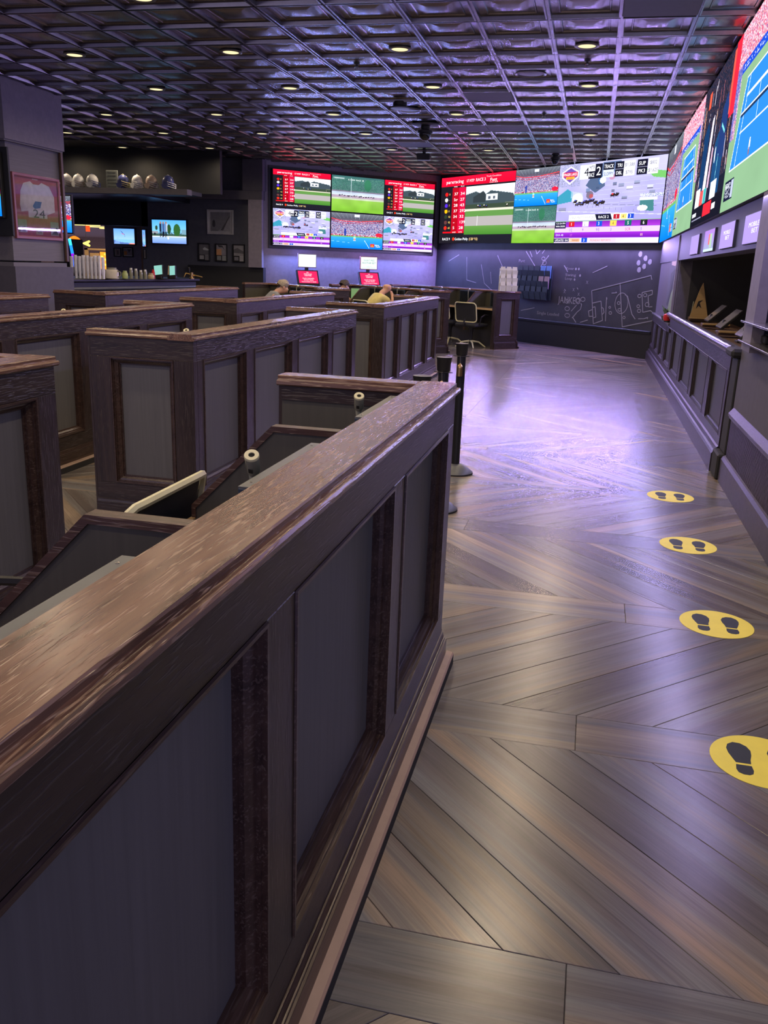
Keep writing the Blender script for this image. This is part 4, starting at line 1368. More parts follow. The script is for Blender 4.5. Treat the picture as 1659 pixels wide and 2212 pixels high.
display('video_wall_panel', 'smaller looking blue tennis court on the right hand video wall', 'video wall', onright(13.65, VZ, 1.01), 2.58, VH, pic_court(170, 96), [('SERVE', .065, .125, .03, .1, (.9, .92, .96))], 0.05, 'video wall', 0.0)
display('video_wall_panel', 'dark crowded arena on the right hand video wall between the two tennis courts', 'video wall', onright(11.07, VZ, 1.01), 2.58, VH, pic_arena(190, 106), (), 0.05, 'video wall', 0.0)
display('video_wall_panel', 'large blue tennis court on the right video wall, cut by the photo edge', 'video wall', onright(8.49, VZ, 1.01), 2.60, VH, pic_court(220, 124), [('SERVE', .065, .125, .03, .1, (.9, .92, .96))], 0.05, 'video wall', 0.0)
display('video_wall_panel', 'right hand video wall panel running out of the photo beside the camera', 'video wall', onright(5.87, VZ, 1.01), 2.60, VH, pic_arena(120, 66), (), 0.05, 'video wall', 0.0)
display('video_wall_panel', 'right hand video wall panel out of the photo behind the camera', 'video wall', onright(3.25, VZ, 1.01), 2.60, VH, pic_court(100, 56), (), 0.05, 'video wall', 0.0)
# small notice screens on the fascia over the counter
def notice_pic(kind):
    c = Canvas(44, 26, (0.62, .50, .82))
    c.a[:] = (0.60, .52, .80)
    if kind == 1:
        c.grad(0, 0, 1, 1, (.55, .60, .70), (.62, .45, .80)); c.rect(.45, .3, .6, .8, (.80, .40, .40)); c.rect(.60, .15, .8, .8, (.60, .70, .62)); c.rect(0, 0, 1, .12, (.7, .85, .9))
    return c
for q, (ya, yb, kind, lab, tx) in enumerate([(11.07, 10.25, 0, 'farthest plain purple notice screen over the counter', ()),
        (9.72, 8.95, 1, 'notice screen with red and green blocks over the counter', ()),
        (8.50, 7.70, 2, 'purple notice screen with two white words, next to the pillar one', [('MOBILE', .25, .55, .16, .5, (.9, .9, 1)), ('BET', .42, .33, .16, .3, (.9, .9, 1))]),
        (7.20, 6.35, 2, 'nearest purple notice screen over the counter, cut by the pillar edge', [('MOBILE', .25, .55, .16, .5, (.9, .9, 1)), ('BET', .42, .33, .16, .3, (.9, .9, 1))])]):
    display('notice_screen', lab, 'screen', onright(ya, 1.70, 1.045), ya - yb, 0.20, notice_pic(kind), tx, 0.03, 'notice screens over the counter', 0.006)

# ================================================================== BETTING COUNTER ON THE RIGHT
ct = thing('betting_counter', 'long dark panelled betting counter along the right wall under a shiny rounded edge', 'counter', (1.05, 6.95, 0))
CL = 9.30
def ctT():
    # a -> -y from the far end would flip; use a -> +y, d -> -x
    return Matrix(((0, -1, 0, 0), (1, 0, 0, 0), (0, 0, 1, 0), (0, 0, 0, 1)))
mb = MB(); mb.box(0.046, 0.14, 0, 5.66, 0, 0.90); mb.build('core', 'dark', ct)
T_ = ctT()
stl = [1.13, 2.40, 3.67, 4.98, 6.15, 7.18, 8.20]
edges = [(0, 0.10)] + [(c - .12, c + .12) for c in stl] + [(CL - .08, CL)]
for (za, zb, ya, yb) in ((0.16, 0.27, 0, CL), (0.70, 0.80, 5.66, CL), (0.78, 0.91, 0, 5.66)):
    mb = MB(); mb.T = T_; mb.bbox(ya, yb, -0.034, 0, za, zb, 0.002); mb.build('rail', 'countery', ct)
for a, b in edges:
    zt = 0.78 if a < 5.6 else 0.70
    mb = MB(); mb.T = T_; mb.bbox(a, b, -0.034, 0, 0.27, zt, 0.002); mb.build('stile', 'counter', ct)
for p, q in zip(edges, edges[1:]):
    zt = 0.78 if p[0] < 5.6 else 0.70
    mb = MB(); mb.T = T_; mb.frame(p[1], q[0], 0.27, zt, [(o_, d_ * .72) for o_, d_ in MOULD]); mb.build('panel_moulding', 'counter', ct)
    mb = MB(); mb.T = T_; mb.box(p[1] + .03, q[0] - .03, -0.036, -0.030, 0.30, zt - 0.03); mb.build('panel', 'panel_dk', ct)
mb = MB(); mb.prism([(0.0, 0), (-0.045, 0), (-0.045, 0.14), (-0.035, 0.155), (-0.02, 0.16), (-0.012, 0.19), (0, 0.20)], 0, CL, 'y'); mb.build('base_moulding', 'countery', ct)
mb = MB()
R_ = [(0.0 + 0.034 * math.cos(a), 0.935 + 0.034 * math.sin(a)) for a in np.linspace(0, 2 * PI, 17)[:-1]]
mb.prism(R_, 0.0, 5.95, 'y'); re_ = mb.build('rounded_edge', 'rail', ct, True)
mb = MB(); mb.tube([(-0.030, 0.0, 0.955), (-0.030, 5.95, 0.955)], 0.0045, 6); mb.build('edge_groove', 'black', re_)
mb = MB(); mb.bbox(0.0, 0.16, 0.0, 5.66, 0.902, 0.915, 0.003); mb.build('top_board', 'dark', ct)
mb = MB(); mb.bbox(-0.02, 0.036, 5.66, CL, 0.80, 0.825, 0.004); mb.build('low_ledge', 'greymetal', ct)
mb = MB(); mb.box(0.14, 0.75, 0.0, 5.66, 0.84, 0.875); mb.build('worktop', 'brownwood', ct)
mb = MB(); mb.box(0.14, 0.16, 0.0, 5.66, 0, 0.84); mb.build('back_board', 'dark', ct)
# black post with a cap at the near end
t = thing('end_post', 'black post with a wide cap closing the near end of the betting counter', 'post', (1.085, 6.79, 0))
mb = MB(); mb.bbox(-0.03, 0.09, -0.13, 0.13, 0.19, 0.90, 0.008); mb.build('shaft', 'rubber', t)
mb = MB(); mb.bbox(-0.075, 0.09, -0.14, 0.14, 0.0, 0.19, 0.012); mb.build('foot', 'rubber', t)
mb = MB(); mb.bbox(-0.085, 0.12, -0.155, 0.155, 0.90, 0.965, 0.02); mb.build('cap', 'rubber', t)
# teller stations behind the counter: pale wooden shelf edges and tilted monitors
for q, (y, lab) in enumerate([(9.35, 'nearest'), (10.75, 'middle'), (12.25, 'farthest')]):
    t = thing('teller_shelf', '%s of three pale wood edged shelves behind the counter' % lab, 'shelf', (1.40, y, 0.895), 0, 'teller shelves')
    mb = MB(); mb.bbox(-0.14, 0.16, -0.02, 0.02, 0.028, 0.046, 0.002); mb.build('edge', 'tanwood', t)
    mb = MB(); mb.bbox(-0.14, 0.16, 0.021, 0.20, 0.0, 0.044, 0.002); mb.build('shelf_body', 'brownwood', t)
def teller_monitor(label, loc, rz, w, hgt, lean, lit):
    t = thing('teller_monitor', label, 'monitor', loc, rz, 'teller monitors')
    c, s = math.cos(lean), math.sin(lean)
    Tm = Matrix(((1, 0, 0, 0), (0, c, s, 0), (0, -s, c, 0), (0, 0, 0, 1)))
    mb = MB(); mb.T = Matrix.Translation((0, 0, 0.05)) @ Tm; mb.bbox(-w / 2, w / 2, -0.015, 0.015, 0, hgt, 0.004); mb.build('housing', 'black', t)
    mb = MB(); mb.T = Matrix.Translation((0, 0, 0.05)) @ Tm; mb.box(-w / 2 + .008, w / 2 - .008, -0.0175, -0.0155, .008, hgt - .008); mb.build('screen', lit, t)
    mb = MB(); mb.bbox(-0.08, 0.08, -0.02, 0.12, 0.0, 0.02, 0.004); mb.tube([(0, 0.03, 0.01), (0, 0.05, 0.14)], 0.015, 8); mb.build('stand', 'black', t)
    return t
M['sheen'] = plain('glossy_grey_glass', (0.32, 0.31, 0.40), 0.12, 0.2)
teller_monitor('nearest tilted pale monitor behind the counter next to the pillar', (1.36, 8.75, 0.876), math.radians(-90), 0.40, 0.24, 0.75, 'sheen')
teller_monitor('middle tilted monitor behind the counter catching a violet reflection', (1.36, 10.15, 0.876), math.radians(-90), 0.42, 0.28, 0.80, 'sheen')
teller_monitor('farthest tilted monitor behind the counter beside the pennant', (1.40, 11.60, 0.876), math.radians(-90), 0.42, 0.28, 0.80, 'sheen')
t = thing('pennant_sign', 'tall gold triangular pennant sign with dark marks standing behind the counter', 'sign', (1.40, 12.50, 0.921))
mb = MB(); mb.prism([(-0.12, 0.0), (0.12, 0.0), (0.02, 0.40), (0.005, 0.46), (-0.02, 0.40)], -0.012, 0.012, 'y'); mb.build('pennant', 'tanwood', t)
mb = MB(); mb.prism([(-0.05, 0.12), (-0.02, 0.16), (0.02, 0.13), (-0.01, 0.20), (0.03, 0.24), (-0.03, 0.22), (-0.04, 0.18)], -0.014, -0.0125, 'y'); mb.build('emblem', 'black', t)
mb = MB(); mb.bbox(-0.13, 0.13, -0.03, 0.03, -0.008, 0.012, 0.002); mb.build('foot', 'tanwood', t)
t = thing('pen_stand', 'thin pale stick leaning left of the gold pennant sign', 'stand', (1.30, 12.56, 0.875))
mb = MB(); mb.lathe([(0.03, 0), (0.03, 0.02), (0.0, 0.02)], 12); mb.build('foot', 'black', t)
mb = MB(); mb.tube([(0, 0, 0.01), (0.02, 0, 0.26)], 0.009, 6); mb.build('stick', 'clear', t)
area_lamp('booth_fill_lamp', (2.0, 9.5, 2.62), (2.0, 9.5, 0), 0.5, 4.0, 6, (1.0, 0.70, 0.55))  # unseen lamp added to brighten the dark booth interior
# brown level boards and a slanting one deep in the booth
t = thing('brown_boards', 'brown boards, one of them slanting, at the back of the teller booth', 'rack', (2.2, 9.5, 0))
for z in (1.18, 1.40):
    mb = MB(); mb.bbox(-0.2, 0.25, -1.6, 2.1, z, z + 0.03, 0.003); mb.build('shelf', 'brownwood', t)
mb = MB(); mb.T = Matrix.Translation((0.0, 0.7, 1.40)) @ Matrix.Rotation(math.radians(-40), 4, 'X'); mb.bbox(-0.04, 0.0, -0.16, 0.16, -0.3, 0.95, 0.004); mb.build('slanting_board', 'brownwood', t)
for y in (-1.55, 2.05):
    mb = MB(); mb.bbox(-0.18, 0.22, y - .02, y + .02, 0.0, 1.45, 0.003); mb.build('upright', 'brownwood', t)
# glossy pane with flat greenish patches on the wall beyond the counter opening
t = thing('tall_pane', 'tall narrow glossy pane with pale green and tan patches beyond the counter opening', 'picture', (1.084, 12.78, 0.93))
mb = MB(); mb.bbox(-0.012, 0.0, 0.0, 1.30, 0.0, 1.02, 0.003); mb.build('backing', 'wallblue', t)
mb = MB(); mb.prism([(0.06, 0.88), (1.0, 0.84), (0.9, 0.99), (0.5, 1.0), (0.08, 0.99)], -0.0145, -0.0125, 'x'); mb.build('green_patch', plain('sage_colour', (0.58, 0.80, 0.48), 0.4), t)
mb = MB(); mb.prism([(0.06, 0.70), (0.35, 0.66), (0.95, 0.68), (1.0, 0.83), (0.06, 0.87)], -0.0145, -0.0125, 'x'); mb.build('tan_patch', plain('tan_colour', (0.62, 0.42, 0.32), 0.4), t)
mb = MB(); mb.prism([(0.3, 0.62), (0.9, 0.56), (0.75, 0.33), (1.1, 0.12), (0.9, 0.1), (0.55, 0.30)], -0.0145, -0.0125, 'x'); mb.build('dark_patch', 'navyprint', t)
mb = MB(); mb.prism([(0.1, 0.40), (0.5, 0.28), (0.75, 0.06), (0.4, 0.03), (0.1, 0.06)], -0.0145, -0.0125, 'x'); mb.build('grey_green_patch', plain('moss_colour', (0.24, 0.34, 0.20), 0.4), t)
mb = MB(); mb.bbox(-0.035, 0.0, -0.06, 0.0, -0.05, 1.06, 0.004); mb.build('frame_edge', 'walllite', t)
t = thing('ornament', 'small red and white ornament at the far end of the shiny counter edge', 'ornament', (1.040, 12.98, 0.826))
mb = MB(); mb.lathe([(0.05, 0), (0.05, 0.02), (0.0, 0.02)], 12); mb.build('foot', 'black', t)
mb = MB(); mb.lathe([(0.045, 0.02), (0.06, 0.05), (0.055, 0.10), (0.02, 0.12), (0.0, 0.12)], 14); mb.build('body', 'red', t, True)
mb = MB(); mb.bbox(-0.02, 0.02, 0.045, 0.065, 0.03, 0.11, 0.004); mb.build('white_side', 'white', t)
t = thing('potted_plant', 'small grey green plant at the far end of the counter behind the red ornament', 'plant', (1.045, 13.40, 0.826))
mb = MB(); mb.lathe([(0.05, 0), (0.065, 0.07), (0.055, 0.07), (0.0, 0.06)], 12); mb.build('pot', 'greymetal', t, True)
for k in range(9):
    a = k * 2.4
    mb = MB(); r = 0.05 + 0.05 * random.random(); h = 0.14 + 0.10 * random.random()
    p0, p1 = Vector((0, 0, 0.06)), Vector((r * math.cos(a), r * math.sin(a) * 1.2, h))
    sd = Vector((-math.sin(a), math.cos(a), 0)) * 0.022
    mid = (p0 + p1) / 2 + Vector((0, 0, 0.03))
    mb.quad(p0, mid + sd, p1, mid - sd); mb.quad(p0 + Vector((0, 0, .002)), mid - sd + Vector((0, 0, .002)), p1 + Vector((0, 0, .002)), mid + sd + Vector((0, 0, .002)))
    mb.build('leaf', 'green', t)
# shelves of the next window at the photo's right edge
for z, lab in ((1.19, 'upper'), (1.065, 'lower')):
    mb = MB(); mb.bbox(0.955, 1.24, 4.6, 6.17, z - 0.012, z, 0.003)
    tag(mb.build('window_shelf', 'rail'), '%s pale edged shelf at the right edge of the photo, past the pillar' % lab, 'shelf', 'right edge shelves')
t = thing('card_reader', 'black card reader on the lower shelf at the right edge', 'device', (1.10, 5.85, 1.066))
mb = MB(); mb.bbox(-0.05, 0.06, -0.09, 0.09, 0.0, 0.05, 0.008); mb.build('body', 'black', t)
mb = MB(); mb.bbox(-0.03, 0.03, -0.05, 0.05, 0.05, 0.056, 0.003); mb.build('keypad', 'slate', t)

# ================================================================== CHALKBOARD WALL
LINES = {'field': [(6.66, 1.38), (6.63, 1.45), (5.22, 1.13), (5.35, 0.52), (5.58, 0.6), (5.49, 0.95), (5.26, 0.9)], 'mid': [(5.92, 1.3), (6.09, 0.52), (6.78, 0.68)],
'goal': [(5.28, 0.82), (5.35, 0.84), (5.4, 0.65), (5.33, 0.63)], 'goal2': [(5.28, 0.78), (5.19, 0.75), (5.22, 0.65), (5.32, 0.66)], 'arc': [(5.52, 0.84), (5.57, 0.82), (5.6, 0.75), (5.56, 0.71)],
'a1': [(5.66, 0.59), (5.64, 0.8), (5.62, 1.03), (5.64, 0.99)], 'a2': [(6.07, 1.1), (6.14, 1.07), (6.29, 0.76), (6.38, 0.68)], 'a3': [(6.45, 0.69), (6.58, 0.7), (6.67, 0.73), (6.66, 0.7)],
'gr': [(6.7, 1.2), (6.47, 1.15), (6.54, 0.81), (6.71, 0.85), (6.77, 0.82)], 'gr2': [(6.7, 1.2), (6.71, 1.13), (6.62, 1.1), (6.66, 0.91), (6.74, 0.92)],
'tick': [(5.74, 1.11), (5.87, 1.12), (5.84, 1.13)], 'p1': [(4.72, 0.72), (4.85, 0.84)], 'p2': [(4.76, 0.59), (4.87, 0.7), (4.97, 0.77), (4.99, 0.86), (4.96, 0.88)], 'p3': [(4.87, 0.69), (4.78, 0.6), (4.88, 0.51)],
'p4': [(4.99, 0.52), (5.19, 0.58)], 'v': [(3.23, 1.84), (3.54, 1.55)], 'v2': [(3.35, 1.84), (3.43, 1.73)], 'v3': [(3.71, 1.54), (3.93, 1.76)], 'v4': [(3.52, 1.88), (3.57, 1.79), (3.66, 1.86)], 'v5': [(3.8, 1.87), (3.73, 1.8)],
'u': [(3.21, 0.64), (3.48, 0.69), (3.63, 0.72)], 'w1': [(4.40, 1.58), (4.52, 1.46)], 'w2': [(5.2, 1.46), (5.56, 1.59)], 'x1': [(4.47, 1.13), (4.51, 1.1)], 'x2': [(4.82, 1.17), (4.85, 1.14)],
'l1': [(1.2, 1.7), (1.25, 1.2), (1.6, 1.15)], 'l2': [(1.75, 1.55), (1.9, 1.15), (2.2, 1.0)], 'l3': [(2.3, 1.75), (2.55, 1.45)], 'l4': [(2.1, 1.4), (2.15, 1.15)], 'l5': [(0.5, 1.6), (0.9, 1.75)], 'l6': [(2.7, 1.3), (2.8, 1.5), (2.9, 1.3)]}
CIRC = [(6.01, 0.94, 0.165, 0.192), (5.94, 0.94, 0.041, 0.031), (5.98, 0.82, 0.046, 0.031), (6.11, 0.69, 0.035, 0.028), (6.42, 1.09, 0.046, 0.035), (6.55, 1.11, 0.046, 0.035), (6.62, 0.95, 0.051, 0.042), (6.42, 0.91, 0.041, 0.031), (6.45, 0.83, 0.046, 0.035),
        (5.73, 0.85, 0.03, 0.024), (5.76, 0.75, 0.041, 0.031), (4.6, 0.76, 0.071, 0.045), (4.62, 0.63, 0.076, 0.045), (5.01, 0.96, 0.066, 0.045), (4.86, 0.93, 0.061, 0.042), (4.57, 0.9, 0.056, 0.045), (3.82, 1.62, 0.063, 0.049), (3.78, 1.7, 0.056, 0.038)]
BLOB = [(6.46, 1.74), (6.31, 1.66), (6.45, 1.6), (6.57, 1.68), (6.34, 1.54), (6.33, 1.81), (4.74, 1.52), (4.82, 1.52), (4.87, 1.4), (4.73, 1.32)]
mb = MB(); mb.T = T45(2)
for P in LINES.values():
    for a, b in zip(P, P[1:]):
        d = Vector((b[0] - a[0], b[1] - a[1])); n = Vector((-d.y, d.x)).normalized() * 0.0075
        mb.prism([(a[0] + n.x, a[1] + n.y), (b[0] + n.x, b[1] + n.y), (b[0] - n.x, b[1] - n.y), (a[0] - n.x, a[1] - n.y)], 0.001, 0.003, 'z')
for (cx, cz, rx, rz_) in CIRC:
    N = 20
    for k in range(N):
        a, b = 2 * PI * k / N, 2 * PI * (k + 1) / N
        o = 0.013
        mb.quad((cx + rx * math.cos(a), cz + rz_ * math.sin(a), .003), (cx + rx * math.cos(b), cz + rz_ * math.sin(b), .003),
                (cx + (rx - o) * math.cos(b), cz + (rz_ - o) * math.sin(b), .003), (cx + (rx - o) * math.cos(a), cz + (rz_ - o) * math.sin(a), .003))
for q, (cx, cz) in enumerate(BLOB):
    r = 0.05 if q < 6 else 0.024
    mb.prism([(cx + r * math.cos(2 * PI * k / 9) * (0.8 + .3 * ((k * 7) % 3) / 3), cz + r * math.sin(2 * PI * k / 9)) for k in range(9)], 0.001, 0.003, 'z')
TB = T45(2)
put_text(mb, 'JANKEO', 4.33, 0.86, 0.13, TB, fit=0.62, lift=0.004)
put_text(mb, 'Single Leaded', 3.72, 0.60, 0.06, TB, fit=0.66, lift=0.004)
put_text(mb, 'Xover', 4.45, 1.50, 0.05, TB, fit=0.24, lift=0.004); put_text(mb, 'Swing', 4.46, 1.38, 0.05, TB, fit=0.30, lift=0.004); put_text(mb, 'Loop', 4.46, 1.31, 0.05, TB, fit=0.20, lift=0.004)
put_text(mb, 'Punt', 3.02, 1.62, 0.06, TB, fit=0.20, lift=0.004)
for q, (x, z) in enumerate([(4.45, 1.05), (4.70, 1.10), (4.85, 1.02), (5.05, 1.25)]):
    put_text(mb, 'X', x, z, 0.06, TB, lift=0.004)
mb.build('chalk_drawing', 'chalk', wall_cr)

# leaflet racks
def leaflet_rack(name, label, T, cols, rows, pw, ph, back, cards):
    t = thing(name, label, 'rack', T @ Vector((0, 0, 0)))
    TT = Matrix.Translation(-(T @ Vector((0, 0, 0)))) @ T
    for r in range(rows):
        for c in range(cols):
            z0, y0 = r * ph * 0.82, (rows - 1 - r) * 0.035
            mb = MB(); mb.T = TT
            x0 = c * pw * 1.12
            mb.prism([(z0, y0), (z0 + ph * 0.62, y0 + 0.03), (z0 + ph * 0.62, y0 + 0.034), (z0 - 0.003, y0 + 0.004)], x0, x0 + pw, 'x')
            mb.box(x0, x0 + pw, z0 - 0.004, z0, y0 - 0.03, y0 + 0.004)
            mb.box(x0, x0 + 0.003, z0, z0 + ph * .5, y0 - 0.03, y0 + 0.02)
            mb.build('pocket', back, t)
            m = cards(r, c)
            if m:
                mb = MB(); mb.T = TT
                mb.prism([(z0 + 0.002, y0 - 0.012), (z0 + ph, y0 - 0.020), (z0 + ph, y0 - 0.010), (z0 + 0.002, y0 - 0.002)], x0 + 0.008, x0 + pw - 0.008, 'x')
                mb.build('leaflets', m, t)
    mb = MB(); mb.T = TT; mb.box(-0.005, (cols - 1) * pw * 1.12 + pw + 0.005, -0.006, rows * ph * 0.82, -0.044, -0.036); mb.build('backplate', back, t)
    return t
p = place(EB, ANG, -0.50, 0.06)
Tr = Matrix.Translation((p[0], p[1], 1.074)) @ Matrix.Rotation(math.radians(20), 4, 'Z') @ Matrix(((1, 0, 0, 0), (0, 0, -1, 0), (0, 1, 0, 0), (0, 0, 0, 1)))
leaflet_rack('leaflet_holder', 'white tiered leaflet holder on the end of the back right booth', Tr, 3, 3, 0.10, 0.165, 'white', lambda r, c: 'paper')
T2_ = onwall(2, 3.12, 0.90, 0.10)
blue, pink = plain('blue_leaflet', (0.10, 0.22, 0.50), 0.6), plain('pink_leaflet', (0.42, 0.30, 0.42), 0.6)
leaflet_rack('leaflet_rack', 'dark wall rack with three rows of pockets on the chalkboard wall', T2_, 6, 3, 0.155, 0.25, 'slate',
             lambda r, c: blue if (r == 2 and c >= 4) else pink if (r == 1 and c >= 4) else 'navyprint')

# ================================================================== KIOSKS BY THE LEFT ANGLED WALL
def kiosk(u, label, words):
    t = thing('betting_kiosk', label, 'kiosk', at45(u, 0.42, 0, 1), math.radians(45 - 8))
    mb = MB(); mb.bbox(-0.22, 0.22, -0.05, 0.22, 0.0, 0.98, 0.01); mb.build('pedestal', 'black', t)
    Tm = Matrix.Translation((0, -0.04, 0.98)) @ Matrix.Rotation(math.radians(-28), 4, 'X')
    mb = MB(); mb.T = Tm; mb.bbox(-0.25, 0.25, 0.0, 0.05, 0.0, 0.36, 0.01); h = mb.build('touch_monitor', 'black', t)
    mb = MB(); mb.T = Tm; mb.box(-0.215, 0.215, -0.003, 0.0, 0.05, 0.33); s_ = mb.build('screen', ecol(0.80, 0.14, 0.34, 0.9), h)
    Tt = Tm @ Matrix(((1, 0, 0, 0), (0, 0, -1, -0.003), (0, 1, 0, 0), (0, 0, 0, 1)))
    mb = MB()
    for (w_, y, hh, f) in (('PA', .285, .022, .05), ('HORSE RACING', .245, .028, .18), ('CENTER', .21, .026, .16), ('PLACE YOUR BETS', .145, .026, .26), ('ON ANY TRACK', .11, .024, .22), ('TOUCH SCREEN TO BEGIN', .07, .020, .33)):
        put_text(mb, w_, 0, y, hh, Tt, 'c', f)
    mb.build('lettering', ecol(0.98, 0.86, 0.90), h)
    mb = MB(); mb.bbox(-0.21, 0.21, 0.12, 0.15, 1.345, 1.63, 0.004); sp = mb.build('sign_board', plain('red_frame', (0.35, .10, .12), .5) if words else plain('lilac_frame', (.30, .2, .3), .5), t)
    mb = MB(); mb.box(-0.195, 0.195, 0.117, 0.1195, 1.36, 1.615); mb.build('sign_face', ecol(0.80, 0.88, 0.86, 0.95), sp)
    Ts = Matrix(((1, 0, 0, 0), (0, 0, -1, 0.117), (0, 1, 0, 0), (0, 0, 0, 1)))
    if words:
        mb = MB()
        put_text(mb, "DON'T MISS", 0, 1.525, .038, Ts, 'c', .26); put_text(mb, 'ANOTHER BET!', 0, 1.47, .038, Ts, 'c', .33)
        put_text(mb, 'WAGER HERE', 0, 1.405, .014, Ts, 'c', .12); put_text(mb, 'ASK AN ATTENDANT FOR DETAILS', 0, 1.380, .014, Ts, 'c', .32)
        mb.build('lettering', ecol(0.15, 0.25, 0.25), sp)
    mb = MB(); mb.bbox(-0.04, 0.04, 0.15, 0.18, 0.98, 1.58, 0.004); mb.build('sign_post', 'black', t)
    return t
kiosk(0.86, 'betting kiosk with a blank pale sign above its red screen', False)
kiosk(2.40, "betting kiosk with a sign reading DON'T MISS ANOTHER BET above its red screen", True)

# ================================================================== CEILING FIXTURES
def make_downlight(label):
    t = thing('downlight', label, 'ceiling light', (0, 0, 0), 0, 'ceiling downlights')
    mb = MB(); mb.lathe([(0.112, 0.004), (0.112, -0.006), (0.098, -0.012), (0.080, -0.007), (0.078, 0.0)], 28); mb.build('trim', 'trim_dl', t, True)
    mb = MB(); mb.lathe([(0.079, -0.004), (0.0, -0.005)], 28); mb.build('lens', 'lens', t)
    return t
DLX = [-0.285, -2.035, -3.765, -5.51, -7.26, -9.06, -10.5]
DLY = [3.55, 5.32, 7.08, 8.87, 10.64, 12.44, 14.22, 16.05, 17.3]
dl0 = None
cols_ = ['over the right aisle', 'second column from the right', 'third column from the right', 'fourth column from the right', 'fifth column from the right', 'sixth column from the right', 'leftmost column']
ords = ['first', 'second', 'third', 'fourth', 'fifth', 'sixth', 'seventh', 'eighth', 'ninth']
def lamp_at(x, y, z, watts, nm='downlight_lamp'):
    ld = bpy.data.lights.new(nm, 'SPOT')
    ld.energy = watts
    ld.color = (1.0, 0.79, 0.54)
    ld.spot_size = math.radians(168)
    ld.spot_blend = 0.7
    ld.shadow_soft_size = 0.07
    lo = bpy.data.objects.new(nm, ld)
    COL.objects.link(lo)
    lo.location = (x, y, z)
    return lo
for a, x in enumerate(DLX):
    for b, y in enumerate(DLY):
        if x + y > 16.6 or (x > -1 and y > 15) or (x < -7 and y > 17.5) or (y > 16.5 and x > -9.5) or (x < -7.2 and y < 11.3):
            continue
        z = CZ + 0.0135
        vis = y > 6.6 + 0.0 * x and -x < 1.0 + 0.68 * y
        if vis:
            lab = 'ceiling downlight, %s, %s row from the camera' % (cols_[a], ords[b])
            if dl0 is None:
                dl0 = make_downlight(lab)
                dl0.location = (x, y, z)
                d = dl0
            else:
                d = dup(dl0, (x, y, z), None, lab)
            l = lamp_at(0, 0, -0.02, DOWNLIGHT_W * (0.3 if x < -7 else 0.6 if x < -5 else 1.0))
            l.parent = d
        elif y < 6.6 and x > -6:
            lamp_at(x, y, z - 0.02, DOWNLIGHT_W * 1.5)
for (x, y) in ((-0.285, 1.78), (-2.035, 1.78), (-3.765, 1.78), (-0.285, 0.0), (-2.035, 0.0)):
    lamp_at(x, y, CZ, DOWNLIGHT_W * 1.5)
def speaker(x, y, label):
    t = thing('ceiling_speaker', label, 'speaker', (x, y, CZ + 0.0135), 0, 'round ceiling speakers')
    mb = MB(); mb.lathe([(0.165, 0.0), (0.165, -0.012), (0.155, -0.016), (0.145, -0.010), (0.140, -0.004)], 32); mb.build('rim', 'ceilbar', t, True)
    mb = MB(); mb.lathe([(0.143, -0.005), (0.09, -0.011), (0.0, -0.014)], 32); mb.build('grille', 'black', t, True)
speaker(-0.873, 9.99, 'round dark ceiling speaker nearest the camera, left of the right aisle lights')
speaker(-2.62, 12.09, 'round dark ceiling speaker beside the hanging dome camera')
speaker(-2.04, 15.06, 'small looking round ceiling speaker near the red lit ceiling')
def sprinkler(x, y, label):
    t = thing('sprinkler_head', label, 'sprinkler', (x, y, CZ + 0.014), 0, 'sprinkler heads')
    mb = MB(); mb.lathe([(0.035, 0), (0.035, -0.006), (0.012, -0.012), (0.012, -0.03), (0.0, -0.03)], 12); mb.build('escutcheon', 'black', t)
    mb = MB(); mb.tube([(0.014, 0, -0.02), (0.022, 0, -0.045), (0.0, 0, -0.07)], 0.004, 5); mb.tube([(-0.014, 0, -0.02), (-0.022, 0, -0.045), (0.0, 0, -0.07)], 0.004, 5); mb.build('yoke', 'steel', t)
    mb = MB(); mb.lathe([(0.030, -0.070), (0.030, -0.073), (0.0, -0.073)], 10); mb.build('deflector', 'steel', t)
for q, (x, y) in enumerate([(-0.285, 9.46), (-0.873, 12.42), (-0.285, 14.85), (-2.62, 9.45)]):
    sprinkler(x, y, ['sprinkler head behind the nearest aisle downlight', 'sprinkler head over the middle of the room', 'sprinkler head near the video wall', 'sprinkler head at the left of the lit ceiling'][q])
def dome(x, y, s, drop, label, plate):
    t = thing('dome_camera', label, 'camera', (x, y, CZ + 0.014), 0)
    mb = MB(); mb.lathe([(0.07 * s, 0), (0.07 * s, -0.02), (0.05 * s, -0.03), (0.05 * s, -0.03 - drop), (0.085 * s, -0.04 - drop), (0.085 * s, -0.075 - drop), (0.0, -0.075 - drop)], 18); mb.build('mount', 'black', t, True)
    mb = MB(); mb.ball((0, 0, -0.085 - drop), 0.07 * s, 16); mb.build('dome', M['mint_off'], t, True)
    if plate:
        mb = MB(); mb.lathe([(0.20, 0.0), (0.20, -0.01), (0.17, -0.02), (0.0, -0.02)], 24); mb.build('plate', 'ceilflat', t, True)
dome(-2.62, 13.27, 1.3, 0.05, 'black dome camera hanging in the middle of the ceiling', True)
dome(-0.90, 16.5, 1.0, 0.02, 'small dome camera above the video wall', False)
t = thing('wireless_access_point', 'grey disc on a dark neck just before the hanging dome camera', 'device', (-2.62, 11.55, CZ + 0.014))
mb = MB(); mb.lathe([(0.09, 0), (0.09, -0.05), (0.07, -0.06), (0.0, -0.06)], 16); mb.build('neck', 'black', t, True)
mb = MB(); mb.lathe([(0.07, -0.06), (0.12, -0.065), (0.12, -0.08), (0.0, -0.09)], 20); mb.build('disc', 'greymetal', t, True)
t = thing('ceiling_box', 'small black box hanging from the ceiling over the block of televisions', 'device', (-3.2, 16.2, CZ + 0.014))
mb = MB(); mb.bbox(-0.12, 0.12, -0.08, 0.08, -0.16, -0.05, 0.01); mb.build('body', 'black', t)
